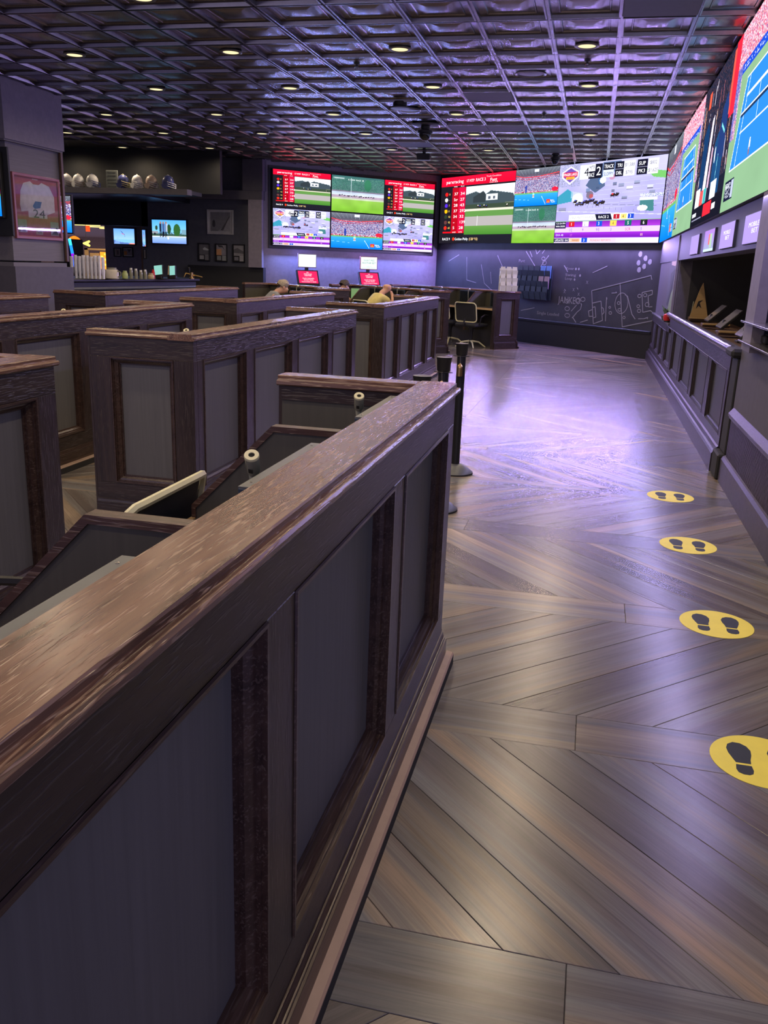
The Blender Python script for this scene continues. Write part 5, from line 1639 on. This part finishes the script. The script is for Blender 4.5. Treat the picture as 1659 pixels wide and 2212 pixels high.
mb = MB(); mb.lathe([(0.03, 0.0), (0.03, -0.06), (0.0, -0.06)], 10); mb.build('stem', 'black', t)

# ================================================================== PILLAR, BAR AND BACK WALL
def plane(kind, a, z, d):
    """Left-hand corner on a wall: 'back' faces the camera, 'left' faces +x."""
    m = (Matrix(((1, 0, 0), (0, 0, -1), (0, 1, 0))) if kind == 'back' else Matrix(((0, 0, 1), (1, 0, 0), (0, 1, 0)))).to_4x4()
    m.translation = Vector((a, d, z)) if kind == 'back' else Vector((d, a, z))
    return m
def glass_mat():
    m, nt, b = new_mat('picture_glass')
    out = [n for n in nt.nodes if n.type == 'OUTPUT_MATERIAL'][0]
    tr = nt.nodes.new('ShaderNodeBsdfTransparent')
    gl = nt.nodes.new('ShaderNodeBsdfGlossy')
    gl.inputs['Roughness'].default_value = 0.03
    fr = nt.nodes.new('ShaderNodeFresnel')
    fr.inputs[0].default_value = 1.5
    mx = nt.nodes.new('ShaderNodeMixShader')
    nt.links.new(fr.outputs[0], mx.inputs[0]); nt.links.new(tr.outputs[0], mx.inputs[1]); nt.links.new(gl.outputs[0], mx.inputs[2])
    nt.links.new(mx.outputs[0], out.inputs[0])
    return m
M['glass'] = glass_mat()
_pc = {}
def pcol(r, g, b):
    k = (r, g, b)
    if k not in _pc:
        _pc[k] = plain('print_colour', k, 0.6)
    return _pc[k]
def picture(name, label, T, Wd, Ht, fw_, frame, matc, shapes, glass=False, group=None, texts=()):
    t = thing(name, label, 'picture', T @ Vector((0, 0, 0)), 0, group)
    TT = Matrix.Translation(-(T @ Vector((0, 0, 0)))) @ T
    mb = MB(); mb.T = TT @ Matrix(((1, 0, 0, 0), (0, 0, 1, 0), (0, 1, 0, 0), (0, 0, 0, 1)))
    mb.frame(0, Wd, 0, Ht, [(0, 0), (0, .03), (.004, .034), (fw_ * .7, .034), (fw_, .024), (fw_, .008)]); mb.build('frame', frame, t)
    mb = MB(); mb.T = TT; mb.box(fw_ * .5, Wd - fw_ * .5, fw_ * .5, Ht - fw_ * .5, 0.0, .009); mt = mb.build('mount', matc, t)
    for q, (nm, P, c) in enumerate(shapes):
        mb = MB(); mb.T = TT; mb.prism([(x * Wd, y * Ht) for x, y in P], .009, .0105 + .0004 * q, 'z'); mb.build(nm, pcol(*c), mt)
    for (s, x, y, hh, fit, c) in texts:
        mb = MB(); put_text(mb, s, x * Wd, y * Ht, hh * Ht, TT, 'c', fit * Wd if fit else None, lift=.0105 + .0004 * len(shapes) + .001); mb.build('lettering', pcol(*c), mt)
    if glass:
        mb = MB(); mb.T = TT; mb.quad((fw_ * .8, fw_ * .8, .026), (Wd - fw_ * .8, fw_ * .8, .026), (Wd - fw_ * .8, Ht - fw_ * .8, .026), (fw_ * .8, Ht - fw_ * .8, .026)); mb.build('glass', 'glass', t)
    return t
def R(x0, y0, x1, y1):
    return [(x0, y0), (x1, y0), (x1, y1), (x0, y1)]
M['maroon'] = plain('maroon_frame', (0.26, 0.08, 0.11), 0.4)
M['mount_m'] = plain('maroon_mount', (0.42, 0.10, 0.16), 0.7)
M['mount_w'] = plain('white_mount', (0.46, 0.46, 0.48), 0.7)
picture('framed_jersey', 'maroon framed jersey number 24 hanging on the pillar at the left', plane('left', 9.95, 1.61, -7.168), 1.0, 0.79, 0.045, 'maroon', 'mount_m',
        [('jersey', [(.16, .42), (.14, .52), (.17, .74), (.24, .86), (.38, .90), (.44, .86), (.56, .86), (.62, .90), (.78, .86), (.88, .70), (.88, .46), (.70, .40), (.70, .34), (.30, .34), (.30, .44)], (.62, .57, .68)),
         ('number_patch', [(.40, .52), (.46, .60), (.60, .60), (.56, .50), (.44, .48)], (.10, .17, .42)), ('photo', R(.07, .10, .25, .30), (.32, .32, .33)), ('photo', R(.76, .08, .94, .30), (.34, .35, .36)),
         ('photo_detail', [(.08, .12), (.24, .12), (.20, .20), (.14, .18)], (.08, .08, .09)), ('photo_detail', [(.78, .10), (.92, .10), (.90, .22), (.84, .16)], (.07, .07, .08)),
         ('nameplate', R(.43, .08, .58, .15), (.45, .36, .34)), ('label_strip', R(.42, .93, .54, .965), (.55, .50, .55))], True, None, [('24', .52, .345, .13, .26, (.05, .05, .07)), ('ALLSTAR', .505, .10, .03, .09, (.06, .03, .03))])
def small_tv(name, label, T, Wd, Ht, canv, group=None):
    return display(name, label, 'television', T, Wd, Ht, canv, (), 0.06, group, 0.02)
small_tv('television', 'sliver of television on the pillar at the left edge of the photo', plane('back', -8.55, 1.86, 9.71), 1.40, 0.72, pic_stadium(100, 56))
mb = MB(); mb.bbox(-8.65, -7.06, 9.775, 9.81, 1.63, 2.66, 0.004)
tag(mb.build('mounting_board', 'dark'), 'dark board behind the television at the left edge', 'board')
small_tv('television', 'narrow slice of television showing just past the right edge of the jersey pillar', plane('back', -10.0, 1.80, 14.0), 1.06, 0.60, pic_stadium(80, 46))
mb = MB(); mb.bbox(-9.6, -9.35, 14.065, 14.12, 1.9, 3.42, 0.004)
tag(mb.build('television_pole', 'black'), 'black ceiling pole carrying the sliced television', 'pole')
def pic_street(w, h):
    c = Canvas(w, h, (.35, .62, .86)); c.grad(0, .3, 1, 1, (.50, .74, .92), (.28, .58, .88)); c.rect(0, .30, 1, .42, (.20, .30, .24)); c.speck(0, .36, 1, .48, [(.12, .22, .14), (.25, .35, .30), (.3, .4, .5)], .6)
    c.disc(.73, .58, .10, .26, (.16, .33, .16)); c.disc(.50, .62, .06, .20, (.14, .26, .14)); c.disc(.13, .66, .04, .10, (.15, .24, .16)); c.rect(.86, .40, 1, .60, (.40, .55, .62))
    c.grad(0, 0, 1, .30, (.40, .52, .85), (.58, .68, .86)); c.rect(0, .28, 1, .31, (.85, .88, .92)); c.rect(0, .42, .18, .52, (.5, .52, .55)); c.disc(.08, .40, .03, .05, (.1, .1, .14))
    for x, col in ((.22, (.10, .13, .22)), (.30, (.22, .30, .48)), (.38, (.30, .38, .52))):
        c.rect(x, .50, x + .065, .84, col); c.disc(x + .033, .88, .024, .05, (.55, .40, .34)); c.rect(x + .005, .26, x + .03, .50, (.07, .08, .14)); c.rect(x + .036, .30, x + .06, .50, (.07, .08, .14))
    c.disc(.47, .22, .025, .05, (.85, .88, .9)); c.rect(.41, .5, .46, .85, (.75, .78, .85), .6)
    return c
def pic_kite(w, h):
    c = Canvas(w, h, (.45, .66, .92)); c.grad(0, .3, 1, 1, (.55, .70, .90), (.36, .56, .92)); c.line(.34, .86, .52, .62, .03, (.16, .14, .30)); c.line(.52, .62, .55, .45, .02, (.2, .15, .3)); c.line(.38, .68, .50, .64, .03, (.75, .30, .35))
    c.poly([(0, 0), (0, .25), (.35, .12), (1, .05), (1, 0)], (.32, .42, .66)); c.poly([(.7, 0), (.8, .08), (1, .06), (1, 0)], (.85, .50, .45)); c.poly([(0, 0), (.2, .5), (.3, .0)], (.50, .64, .85), .6)
    return c
small_tv('television', 'television showing standing people by a tree, right of the bar opening', plane('back', -9.47, 1.74, 17.88), 0.80, 0.48, pic_street(96, 58))
small_tv('television', 'television showing a kite shape in a blue sky, on the column in the bar opening', plane('back', -11.04, 1.71, 18.98), 0.53, 0.34, pic_kite(64, 42))
mb = MB(); mb.bbox(-11.32, -10.39, 19.05, 19.6, 0, 2.38, 0.01)
o = structure(mb.build('wall_column', 'walllite'))
picture('picture', 'small framed print on the column in the bar opening, left one', plane('back', -11.09, 1.42, 19.05), .19, .20, .02, 'black', 'mount_w', [('print', R(.2, .15, .8, .85), (.30, .22, .20)), ('figure', R(.45, .25, .62, .7), (.08, .07, .08))])
picture('picture', 'small framed print with orange patch on the column in the bar opening, right one', plane('back', -10.86, 1.42, 19.05), .27, .22, .02, 'black', 'mount_w', [('print', R(.12, .2, .88, .85), (.26, .22, .24)), ('orange_patch', R(.12, .2, .4, .6), (.62, .25, .06)), ('figure', [(.45, .8), (.6, .45), (.8, .8)], (.06, .06, .07))])
small_tv('television', 'very narrow side on television between the bar opening and the blue wall', plane('back', -9.72, 1.66, 17.90), .07, .34, pic_kite(12, 40))
picture('picture', 'very narrow framed print below the side on television', plane('back', -9.73, 1.40, 17.95), .07, .20, .012, 'black', 'mount_w', [('print', R(.3, .2, .7, .8), (.4, .35, .3))])
picture('picture', 'large white framed black and white photograph on the back wall', plane('back', -8.20, 1.96, 17.95), .60, .50, .035, 'mount_w', 'mount_w',
        [('print', R(.12, .13, .88, .90), (.20, .20, .22)), ('track', [(.40, .13), (.88, .13), (.88, .72), (.62, .34)], (.32, .32, .34)), ('figure', [(.19, .36), (.22, .30), (.28, .30), (.31, .38), (.29, .55), (.25, .60), (.20, .54)], (.05, .05, .06)), ('jockey', [(.50, .18), (.60, .16), (.66, .30), (.84, .70), (.86, .78), (.80, .68), (.62, .36)], (.09, .09, .10))])
for q, (x, lab, sh) in enumerate([(-8.43, 'left', [('print', R(.10, .36, .90, .94), (.16, .16, .18)), ('pale_patch', [(.40, .70), (.55, .78), (.90, .66), (.88, .60), (.45, .62)], (.55, .60, .60)), ('text_card', R(.12, .10, .48, .32), (.40, .40, .42)), ('text_card', R(.56, .06, .90, .36), (.24, .24, .26))]),
        (-8.03, 'middle', [('print', R(.10, .36, .90, .94), (.30, .29, .33)), ('orange_patch', R(.10, .36, .52, .70), (.62, .32, .16)), ('figure', [(.2, .94), (.3, .8), (.6, .8), (.8, .62), (.6, .9)], (.05, .05, .06)), ('text_card', R(.14, .08, .48, .32), (.28, .30, .30)), ('text_card', R(.56, .06, .90, .34), (.34, .36, .36))]),
        (-7.63, 'right', [('print', R(.10, .36, .90, .94), (.30, .30, .33)), ('hill', [(.10, .70), (.40, .80), (.90, .60), (.90, .48), (.10, .52)], (.13, .13, .15)), ('text_card', R(.14, .10, .48, .30), (.24, .24, .28)), ('text_card', R(.56, .06, .90, .36), (.38, .38, .42))])]):
    picture('picture', '%s of three small black framed prints in a row on the back wall' % lab, plane('back', x, 1.40, 17.95), .28, .37, .02, 'black', 'black', sh, False, 'three small prints')

# helmets on the shelf over the bar
def helmet(x, shell, mask, label, rz=0.0, s=1.0):
    t = thing('helmet', label, 'helmet', (x, 16.05, 2.672), rz, 'helmets on the shelf over the bar')
    t.scale = (.86, .86, .92)
    mb = MB()
    mb.ball((0, 0, 0.17 * s), (.135 * s, .115 * s, .135 * s), 16)
    mb.lathe([(.055 * s, 0.0), (.075 * s, .05 * s), (.06 * s, .10 * s)], 14, (-.02, 0, 0))
    mb.prism([(.0, .03), (-.09, .05), (-.12, .12), (.02, .16), (.05, .10)], -.112 * s, .112 * s, 'y')
    sh_ = mb.build('shell', shell, t, True)
    mb = MB()
    for z in (.06, .10, .14):
        mb.tube([(.02 * s, -.11 * s, z + .03), (.13 * s, -.08 * s, z), (.175 * s, 0, z - .01), (.13 * s, .08 * s, z), (.02 * s, .11 * s, z + .03)], .007, 5)
    mb.tube([(.170 * s, -.02, .05), (.178 * s, -.02, .13)], .006, 5); mb.tube([(.170 * s, .02, .05), (.178 * s, .02, .13)], .006, 5)
    mb.build('face_mask', mask, t)
    mb = MB(); mb.tube([(-.10 * s, 0, .255 * s), (0, 0, .309 * s), (.10 * s, 0, .255 * s)], .012, 6); mb.build('stripe', mask, t)
pa, pb, pc_, pd, pe_ = plain('silver_shell', (.55, .55, .58), .3), plain('white_shell', (.80, .80, .82), .35), plain('navy_shell', (.05, .06, .20), .3), plain('tan_shell', (.42, .32, .27), .4), plain('gold_shell', (.60, .52, .26), .35)
for (x, a, b, r, lab) in [(-10.30, pa, pd, 0.0, 'greyish helmet beside the pillar, first on the shelf'), (-10.05, pb, pd, -0.4, 'white helmet, second on the shelf from the pillar'), (-9.74, pa, pc_, 0.2, 'dark and silver helmet left of the grey plaque'),
        (-9.08, pc_, pe_, 0.0, 'navy helmet with gold mask right of the grey plaque'), (-8.78, pb, pb, -0.5, 'bright white helmet on the shelf over the bar'), (-8.48, pd, pa, -0.2, 'tan and silver helmet, second on the shelf from the right end'), (-8.13, pc_, pb, 0.1, 'dark helmet with white mask at the right end of the shelf')]:
    helmet(x, a, b, lab, r)
t = thing('plaque', 'grey rectangular plaque standing between helmets on the shelf', 'plaque', (-9.34, 16.1, 2.672), 0)
mb = MB(); mb.bbox(-.125, .125, -.01, .01, .0, .36, .004); mb.build('board', plain('stone_grey', (.20, .22, .21), .7), t)
mb = MB()
for z in (.06, .12, .18, .25, .31):
    mb.box(-.09, .09, -.012, -.0105, z, z + .018)
mb.build('engraving', plain('engraving_dark', (.10, .11, .11), .7), t)

# bar counter and what stands on it
bar = thing('bar_counter', 'dark bar counter at the back left with glassware on top', 'counter', (-8.4, 11.6, 0), math.radians(-6))
mb = MB(); mb.bbox(-0.9, 0.28, 0.0, 4.6, 0.0, 1.02, 0.01); mb.build('body', 'dark', bar)
mb = MB(); mb.bbox(-0.95, 0.34, -0.05, 4.65, 1.02, 1.07, 0.012); mb.build('worktop', 'black', bar)
mb = MB(); mb.tube([(0.40, 0.0, 0.92), (0.40, 4.6, 0.92)], 0.022, 8); mb.build('elbow_rail', 'greymetal', bar)
for q in range(5):
    mb = MB(); mb.bbox(0.281, 0.295, 0.15 + q * .88, 0.90 + q * .88, 0.15, 0.90, 0.004); mb.build('front_panel', 'blackmetal', bar)
BZ = 1.071
n = 0
for r in range(2):
    for c in range(8):
        t = thing('cup_stack', 'stacked pale plastic cups on the bar, %s row, %s stack from the pillar' % (['front', 'rear'][r], ['first', 'second', 'third', 'fourth', 'fifth', 'sixth', 'seventh', 'eighth'][c]), 'cups', (-8.22 + c * 0.058 + r * .012, 12.80 + r * 0.10 + 0.02 * c, BZ), 0, 'stacks of cups on the bar')
        mb = MB()
        hh = 0.335 + 0.012 * ((c * 5 + r) % 3)
        prof = [(0.019, 0.0), (0.024, 0.09)]
        z = 0.09
        while z < hh:
            prof += [(0.0275, z), (0.0275, z + 0.006), (0.0245, z + 0.007)]
            z += 0.022
        prof += [(0.0275, hh), (0.0, hh)]
        mb.lathe(prof, 10); mb.build('cups', 'steelwhite', t, False)
def jar(nm, label, x, y, r, h, mat, cap=None, cat='jar', group=None):
    t = thing(nm, label, cat, (x, y, BZ), 0, group)
    mb = MB(); mb.lathe([(r * .9, 0), (r, .01), (r, h * .8), (r * .85, h), (0, h)], 14); mb.build('body', mat, t, True)
    mb = MB(); mb.lathe([(r * .7, h), (r * .7, h + .03), (0, h + .03)], 12); mb.build('lid', cap or mat, t, True)
    return t
t = jar('jug', 'cloudy cream jug right of the cup stacks on the bar', -7.83, 13.35, .11, .15, plain('cloudy_jug', (.55, .50, .42), .35), 'clear', 'jug')
mb = MB(); mb.tube([(.10, 0, .13), (.16, 0, .11), (.16, 0, .05), (.10, 0, .03)], .01, 6); mb.build('handle', 'clear', t)
lime, amber = plain('lime_liquid', (.42, .50, .20), .3), plain('amber_liquid', (.48, .38, .22), .3)
jar('condiment_jar', 'lime coloured jar on the bar', -7.82, 13.75, .05, .10, lime)
for q, (x, h) in enumerate([(-7.76, .15), (-7.70, .14), (-7.64, .12), (-7.59, .13)]):
    jar('glass_bottle', '%s little clear bottle right of the lime jar on the bar' % ['first', 'second', 'third', 'fourth'][q], x, 13.85 + .06 * q, .030, h, 'clear', 'white', 'bottle', 'small bar bottles')
jar('condiment_jar', 'amber low jar on the bar left of the red bottle', -7.60, 14.25, .055, .07, amber)
jar('sauce_bottle', 'red bottle on the bar left of the mint screens', -7.66, 14.45, .030, .13, 'red', 'red', 'bottle')
jar('glass_bottle', 'clear glass at the pillar end of the bar', -8.40, 12.6, .045, .18, 'clear', 'clear', 'bottle')
def bar_screen(x, y, lab, mat, tilt, w=.17):
    t = thing('till_screen', lab, 'screen', (x, y, BZ), math.radians(8))
    Tm = Matrix.Translation((0, 0, .06)) @ Matrix.Rotation(math.radians(tilt), 4, 'Y') @ Matrix.Rotation(math.radians(-18), 4, 'X')
    mb = MB(); mb.T = Tm; mb.bbox(-w / 2, w / 2, 0, .025, 0, .19, .004); mb.build('housing', 'black', t)
    mb = MB(); mb.T = Tm; mb.box(-w / 2 + .01, w / 2 - .01, -.003, -.001, .01, .18); mb.build('screen', mat, t)
    mb = MB(); mb.bbox(-.06, .06, .0, .09, 0, .06, .01); mb.build('foot', 'black', t)
bar_screen(-7.72, 14.75, 'left mint green till screen on the bar', 'mint', -8)
bar_screen(-7.52, 14.9, 'right narrow mint green till screen on the bar', 'mint', -6, .12)
bar_screen(-7.61, 15.0, 'tan card between the two mint till screens', plain('tan_card', (.42, .36, .26), .6), 0, .12)
t = thing('beer_tap', 'brass and black tap fittings at the right end of the bar', 'tap', (-7.45, 15.55, BZ))
mb = MB(); mb.lathe([(.05, 0), (.05, .02), (.03, .04), (.03, .12), (0, .12)], 12); mb.build('column', 'brass', t, True)
mb = MB(); mb.tube([(-.12, 0, .10), (.22, 0, .04)], .014, 6); mb.tube([(-.12, 0, .10), (-.16, 0, .03)], .010, 6); mb.build('spout', 'brass', t)
mb = MB(); mb.lathe([(.012, .10), (.022, .20), (0, .22)], 8, (-.05, 0, 0)); mb.build('handle', 'black', t)

# casino hall beyond the opening
for q, (x, y) in enumerate([(-16.5, 26.5), (-16.9, 28.0), (-17.3, 29.5), (-17.7, 31)]):
    mb = MB(); mb.bbox(x - .35, x + .55, y - .12, y + .12, 2.355, 2.379, .004)
    tag(mb.build('ceiling_light_strip', ecol(1.0, .86, .48, 1.3)), '%s yellow light strip on the casino ceiling beyond the bar' % ['nearest', 'second', 'third', 'farthest'][q], 'ceiling light', 'casino light strips')
t = thing('hanging_lamp', 'orange domed hanging lamp in the casino beyond the bar', 'lamp', (-15.27, 24.0, 1.80))
mb = MB(); mb.lathe([(.20, 0), (.19, .05), (.12, .12), (.03, .16), (0, .16)], 16); mb.build('shade', ecol(.95, .48, .12, 1.0), t, True)
mb = MB(); mb.tube([(0, 0, .16), (0, 0, .57)], .008, 5); mb.build('cord', 'black', t)
t = thing('arrow_sign', 'yellow lit arrow sign pointing left in the casino beyond the bar', 'sign', (-15.0, 24.2, 1.76))
mb = MB(); mb.prism([(-.15, 0), (.10, .09), (.12, .05), (.05, .0), (.12, -.05), (.10, -.09)], -.02, .02, 'y'); mb.build('arrow', ecol(.98, .92, .40, 1.2), t)
mb = MB(); mb.tube([(.0, 0, .05), (.0, 0, .61)], .006, 5); mb.build('hanger', 'black', t)
t = thing('slot_sign', 'green lit sign in the casino beyond the bar', 'sign', (-15.22, 24.0, 0))
mb = MB(); mb.bbox(-.11, .11, -.04, .04, 1.46, 1.72, .01); mb.build('sign_box', ecol(.10, .55, .22, 1.0), t)
mb = MB(); mb.bbox(-.06, .06, .0, .06, 0, 1.46, .01); mb.build('post', 'black', t)
mb = MB(); put_text(mb, 'WIN', -.085, 1.62, .05, Matrix(((1, 0, 0, 0), (0, 0, -1, -.042), (0, 1, 0, 0), (0, 0, 0, 1))), fit=.17); put_text(mb, 'SLOTS', -.085, 1.53, .05, Matrix(((1, 0, 0, 0), (0, 0, -1, -.042), (0, 1, 0, 0), (0, 0, 0, 1))), fit=.17)
mb.build('lettering', ecol(.55, .95, .60), t)
t = thing('slot_machine', 'curved slot machine edge glowing blue and purple beside the pillar', 'machine', (-10.90, 17.0, 0))
mb = MB(); mb.bbox(-.45, -.02, 0, .5, 0, 1.75, .02); mb.build('cabinet', 'black', t)
for z0, z1, c in ((1.62, 1.75, (.2, .8, 1)), (1.45, 1.62, (.1, .45, 1)), (1.33, 1.45, (.45, .05, .9)), (1.18, 1.33, (.2, .4, 1))):
    mb = MB(); mb.tube([(.10 - .10 * (z0 - 1.18) / .57 - .02, -.02, z0), (.10 - .10 * (z1 - 1.18) / .57 - .02, -.02, z1)], .03, 8); mb.build('light_tube', ecol(*c, 1.4), t, True)
t = thing('wall_art', 'glowing orange panel in a pale doorway far inside the casino', 'art', (-17.3, 29.0, 0))
mb = MB(); mb.bbox(-.14, .14, -.02, .02, .95, 1.55, .004); mb.build('panel', ecol(.95, .55, .15, 1.1), t)
for k in range(6):
    mb = MB(); mb.ball((-.07 + .14 * (k % 2), -.02, 1.02 + .09 * k), (.05, .012, .04), 8); mb.build('motif', ecol(.95, .80, .35, 1.0), t)
mb = MB(); mb.box(-.75, -.62, -.03, .03, 0, 1.66); mb.box(.18, .26, -.03, .03, 0, 1.66); mb.box(-.75, .26, -.03, .03, 1.60, 1.66); mb.bbox(-.55, -.18, -.02, .02, 1.2, 1.5, .004); mb.build('doorway', 'tanwood', t)
mb = MB(); mb.bbox(-16.74, -16.60, 27.0, 27.05, 2.18, 2.378, .004)
tag(mb.build('exit_sign', ecol(.95, .25, .10, 1.2)), 'small red lit sign under the casino ceiling', 'sign')
def warm_area(x, y, z, sx, sy, w, nm):
    ld = bpy.data.lights.new(nm, 'AREA'); ld.shape = 'RECTANGLE'; ld.size = sx; ld.size_y = sy; ld.energy = w; ld.color = (1.0, .74, .42)
    lo = bpy.data.objects.new(nm, ld); COL.objects.link(lo); lo.location = (x, y, z)
warm_area(-15, 26, 2.33, 6, 6, 220, 'casino_lamp')
warm_area(-19, 36, 2.33, 10, 10, 500, 'casino_lamp')

# ================================================================== PEOPLE
def skinned(name, V, E_, mat, parent, root=0, sub=2):
    me = bpy.data.meshes.new(name)
    me.from_pydata([v[:3] for v in V], E_, [])
    o = bpy.data.objects.new(name, me)
    COL.objects.link(o)
    sm = o.modifiers.new('skin', 'SKIN')
    sm.use_smooth_shade = True
    for i, v in enumerate(V):
        r = v[3] if len(v) == 4 else v[3:5]
        me.skin_vertices[0].data[i].radius = (r, r) if not isinstance(r, (tuple, list)) else r
        me.skin_vertices[0].data[i].use_root = (i == root)
    ss = o.modifiers.new('sub', 'SUBSURF')
    ss.levels = sub
    ss.render_levels = sub
    bpy.context.view_layer.update()
    dg = bpy.context.evaluated_depsgraph_get()
    m2 = bpy.data.meshes.new_from_object(o.evaluated_get(dg))
    bpy.data.objects.remove(o)
    m2.materials.clear()
    m2.materials.append(M[mat])
    m2.polygons.foreach_set('use_smooth', [True] * len(m2.polygons))
    q = bpy.data.objects.new(name, m2)
    COL.objects.link(q)
    q.parent = parent
    return q
def person(label, loc, rz, shirt, hair, bald, down, chin_hand):
    t = thing('person', label, 'person', loc, rz)
    hd = Vector((.285, 0, 1.085)) if not down else Vector((.30, 0, 1.035))
    face = Vector((1, 0, -.15 if not down else -.75)).normalized()
    upv = Vector((0, 1, 0)).cross(face) * -1
    V, E_ = [], []
    def add(p, r, par=None):
        V.append((*p, r)); i = len(V) - 1
        if par is not None:
            E_.append((par, i))
        return i
    pel = add((-.02, 0, .56), .12)
    wa = add((.01, 0, .70), .115, pel); chs = add((.10, 0, .84), .125, wa); nb = add((.175, 0, .945), .06, chs)
    ne = add(tuple(Vector((.175, 0, .945)) * .45 + (hd - face * .03 - upv * .06) * .55), .052, nb)
    jaw = add(tuple(hd + face * .02 - upv * .055), .066, ne)
    mid = add(tuple(hd - face * .005 + upv * .0), .084, jaw)
    cr = add(tuple(hd - face * .015 + upv * .045), .078, mid)
    nose = add(tuple(hd + face * .088 - upv * .015), .013, mid)
    add(tuple(hd + face * .103 - upv * .035), .013, nose)
    for sy in (-1, 1):
        sh = add((.13, sy * .155, .895), .062, chs)
        if chin_hand and sy < 0:
            el = add((.36, -.14, .775), .042, sh); wr = add((.385, -.05, .945), .030, el); hp = add((.380, -.03, .985), .034, wr)
            for k in range(4):
                b = add((.372 + .008 * k, -.015 + .012 * k, 1.005 - .004 * k), .010, hp); c2 = add((.375 + .006 * k, .015 + .006 * k, 1.0 - .008 * k), .009, b); add((.382, .020, .985 - .010 * k), .008, c2)
            th = add((.355, -.035, 1.0), .011, hp); add((.350, -.015, 1.02), .009, th)
        else:
            el = add((.27, sy * .23, .775), .042, sh); wr = add((.43, sy * .13, .785), .029, el); hp = add((.49, sy * .10, .785), .033, wr)
            for k in range(4):
                b = add((.53 + .006 * (1.5 - abs(k - 1.5)), sy * (.125 - .018 * k), .785), .010, hp); c2 = add((.560 + .008 * (1.5 - abs(k - 1.5)), sy * (.122 - .018 * k), .778), .009, b); add((.580, sy * (.118 - .016 * k), .765), .008, c2)
            th = add((.50, sy * .062, .785), .011, hp); add((.525, sy * .045, .780), .009, th)
        hip = add((.05, sy * .09, .545), .088, pel); kn = add((.44, sy * .115, .53), .062, hip); an = add((.42, sy * .115, .11), .040, kn); add((.54, sy * .12, .05), .036, an)
    body = skinned('body', V, E_, 'skin', t)
    V2, E2 = [], []
    def add2(p, r, par=None):
        V2.append((*p, r)); i = len(V2) - 1
        if par is not None:
            E2.append((par, i))
        return i
    a = add2((-.02, 0, .55), .138); b = add2((.01, 0, .70), .132, a); c = add2((.10, 0, .84), .142, b); add2((.165, 0, .935), .075, c)
    for sy in (-1, 1):
        s1 = add2((.13, sy * .155, .895), .076, c)
        e = (.36, -.14, .775) if (chin_hand and sy < 0) else (.27, sy * .23, .775)
        k = .62
        add2((.13 + (e[0] - .13) * k, sy * .155 + (e[1] - sy * .155) * k, .895 + (e[2] - .895) * k), .066, s1)
    skinned('shirt', V2, E2, shirt, t)
    V2, E2 = [], []
    a = add2((-.02, 0, .545), .135)
    for sy in (-1, 1):
        h = add2((.05, sy * .09, .545), .102, a); k = add2((.44, sy * .115, .53), .078, h); add2((.42, sy * .115, .12), .055, k)
    skinned('trousers', V2, E2, 'trouser', t)
    for sy in (-1, 1):
        mb = MB(); mb.ball(hd + face * .074 + Vector((0, sy * .032, 0)) + upv * .008, .012, 8); mb.build('eye', 'white', t, True)
        mb = MB(); mb.ball(hd - face * .01 + Vector((0, sy * .086, 0)) - upv * .012, (.018, .008, .030), 8); mb.build('ear', 'skin', t, True)
        mb = MB(); mb.bbox(.40, .56, sy * .115 - .045, sy * .115 + .045, 0.0, .075, .02); mb.build('shoe', 'black', t)
    if hair:
        mb = MB()
        rot = Matrix((face, (0, 1, 0), upv)).transposed().to_4x4()
        mb.T = Matrix.Translation(hd) @ rot
        n = 16
        rows = []
        for i in range(7):
            th = (PI * .60) * i / 6
            rows.append([mb.pt((.096 * math.sin(th) * math.cos(2 * PI * k / n) - .020 - (.02 if th > 1.2 else 0), .095 * math.sin(th) * math.sin(2 * PI * k / n), .108 * math.cos(th) + .018 + (.03 if math.cos(2 * PI * k / n) > .3 and th > 1.2 else 0))) for k in range(n)])
        for i in range(6):
            for k in range(n):
                mb.face([rows[i][k], rows[i + 1][k], rows[i + 1][(k + 1) % n], rows[i][(k + 1) % n]])
        mb.build('hair', hair, t, True)
    return t
p = seat_at(EA, 1.20, 0.80)
person('bald man in a yellow shirt resting his chin on his hand at a back booth', (*p, 0.0), ANG - 0.15, 'shirt', None, True, False, True)
p = seat_at(EC, 1.30, 0.80)
person('man with grey brown hair bending his head, behind the booth with the curly grain rail', (*p, 0.0), ANG - 0.3, 'shirt2', 'hair', False, True, False)
p = seat_at(EA, 2.52, 0.80)
person('person in a mint top, only the crown of the head showing between two kiosks', (*p, 0.0), ANG, 'shirt3', 'hair2', False, True, False)
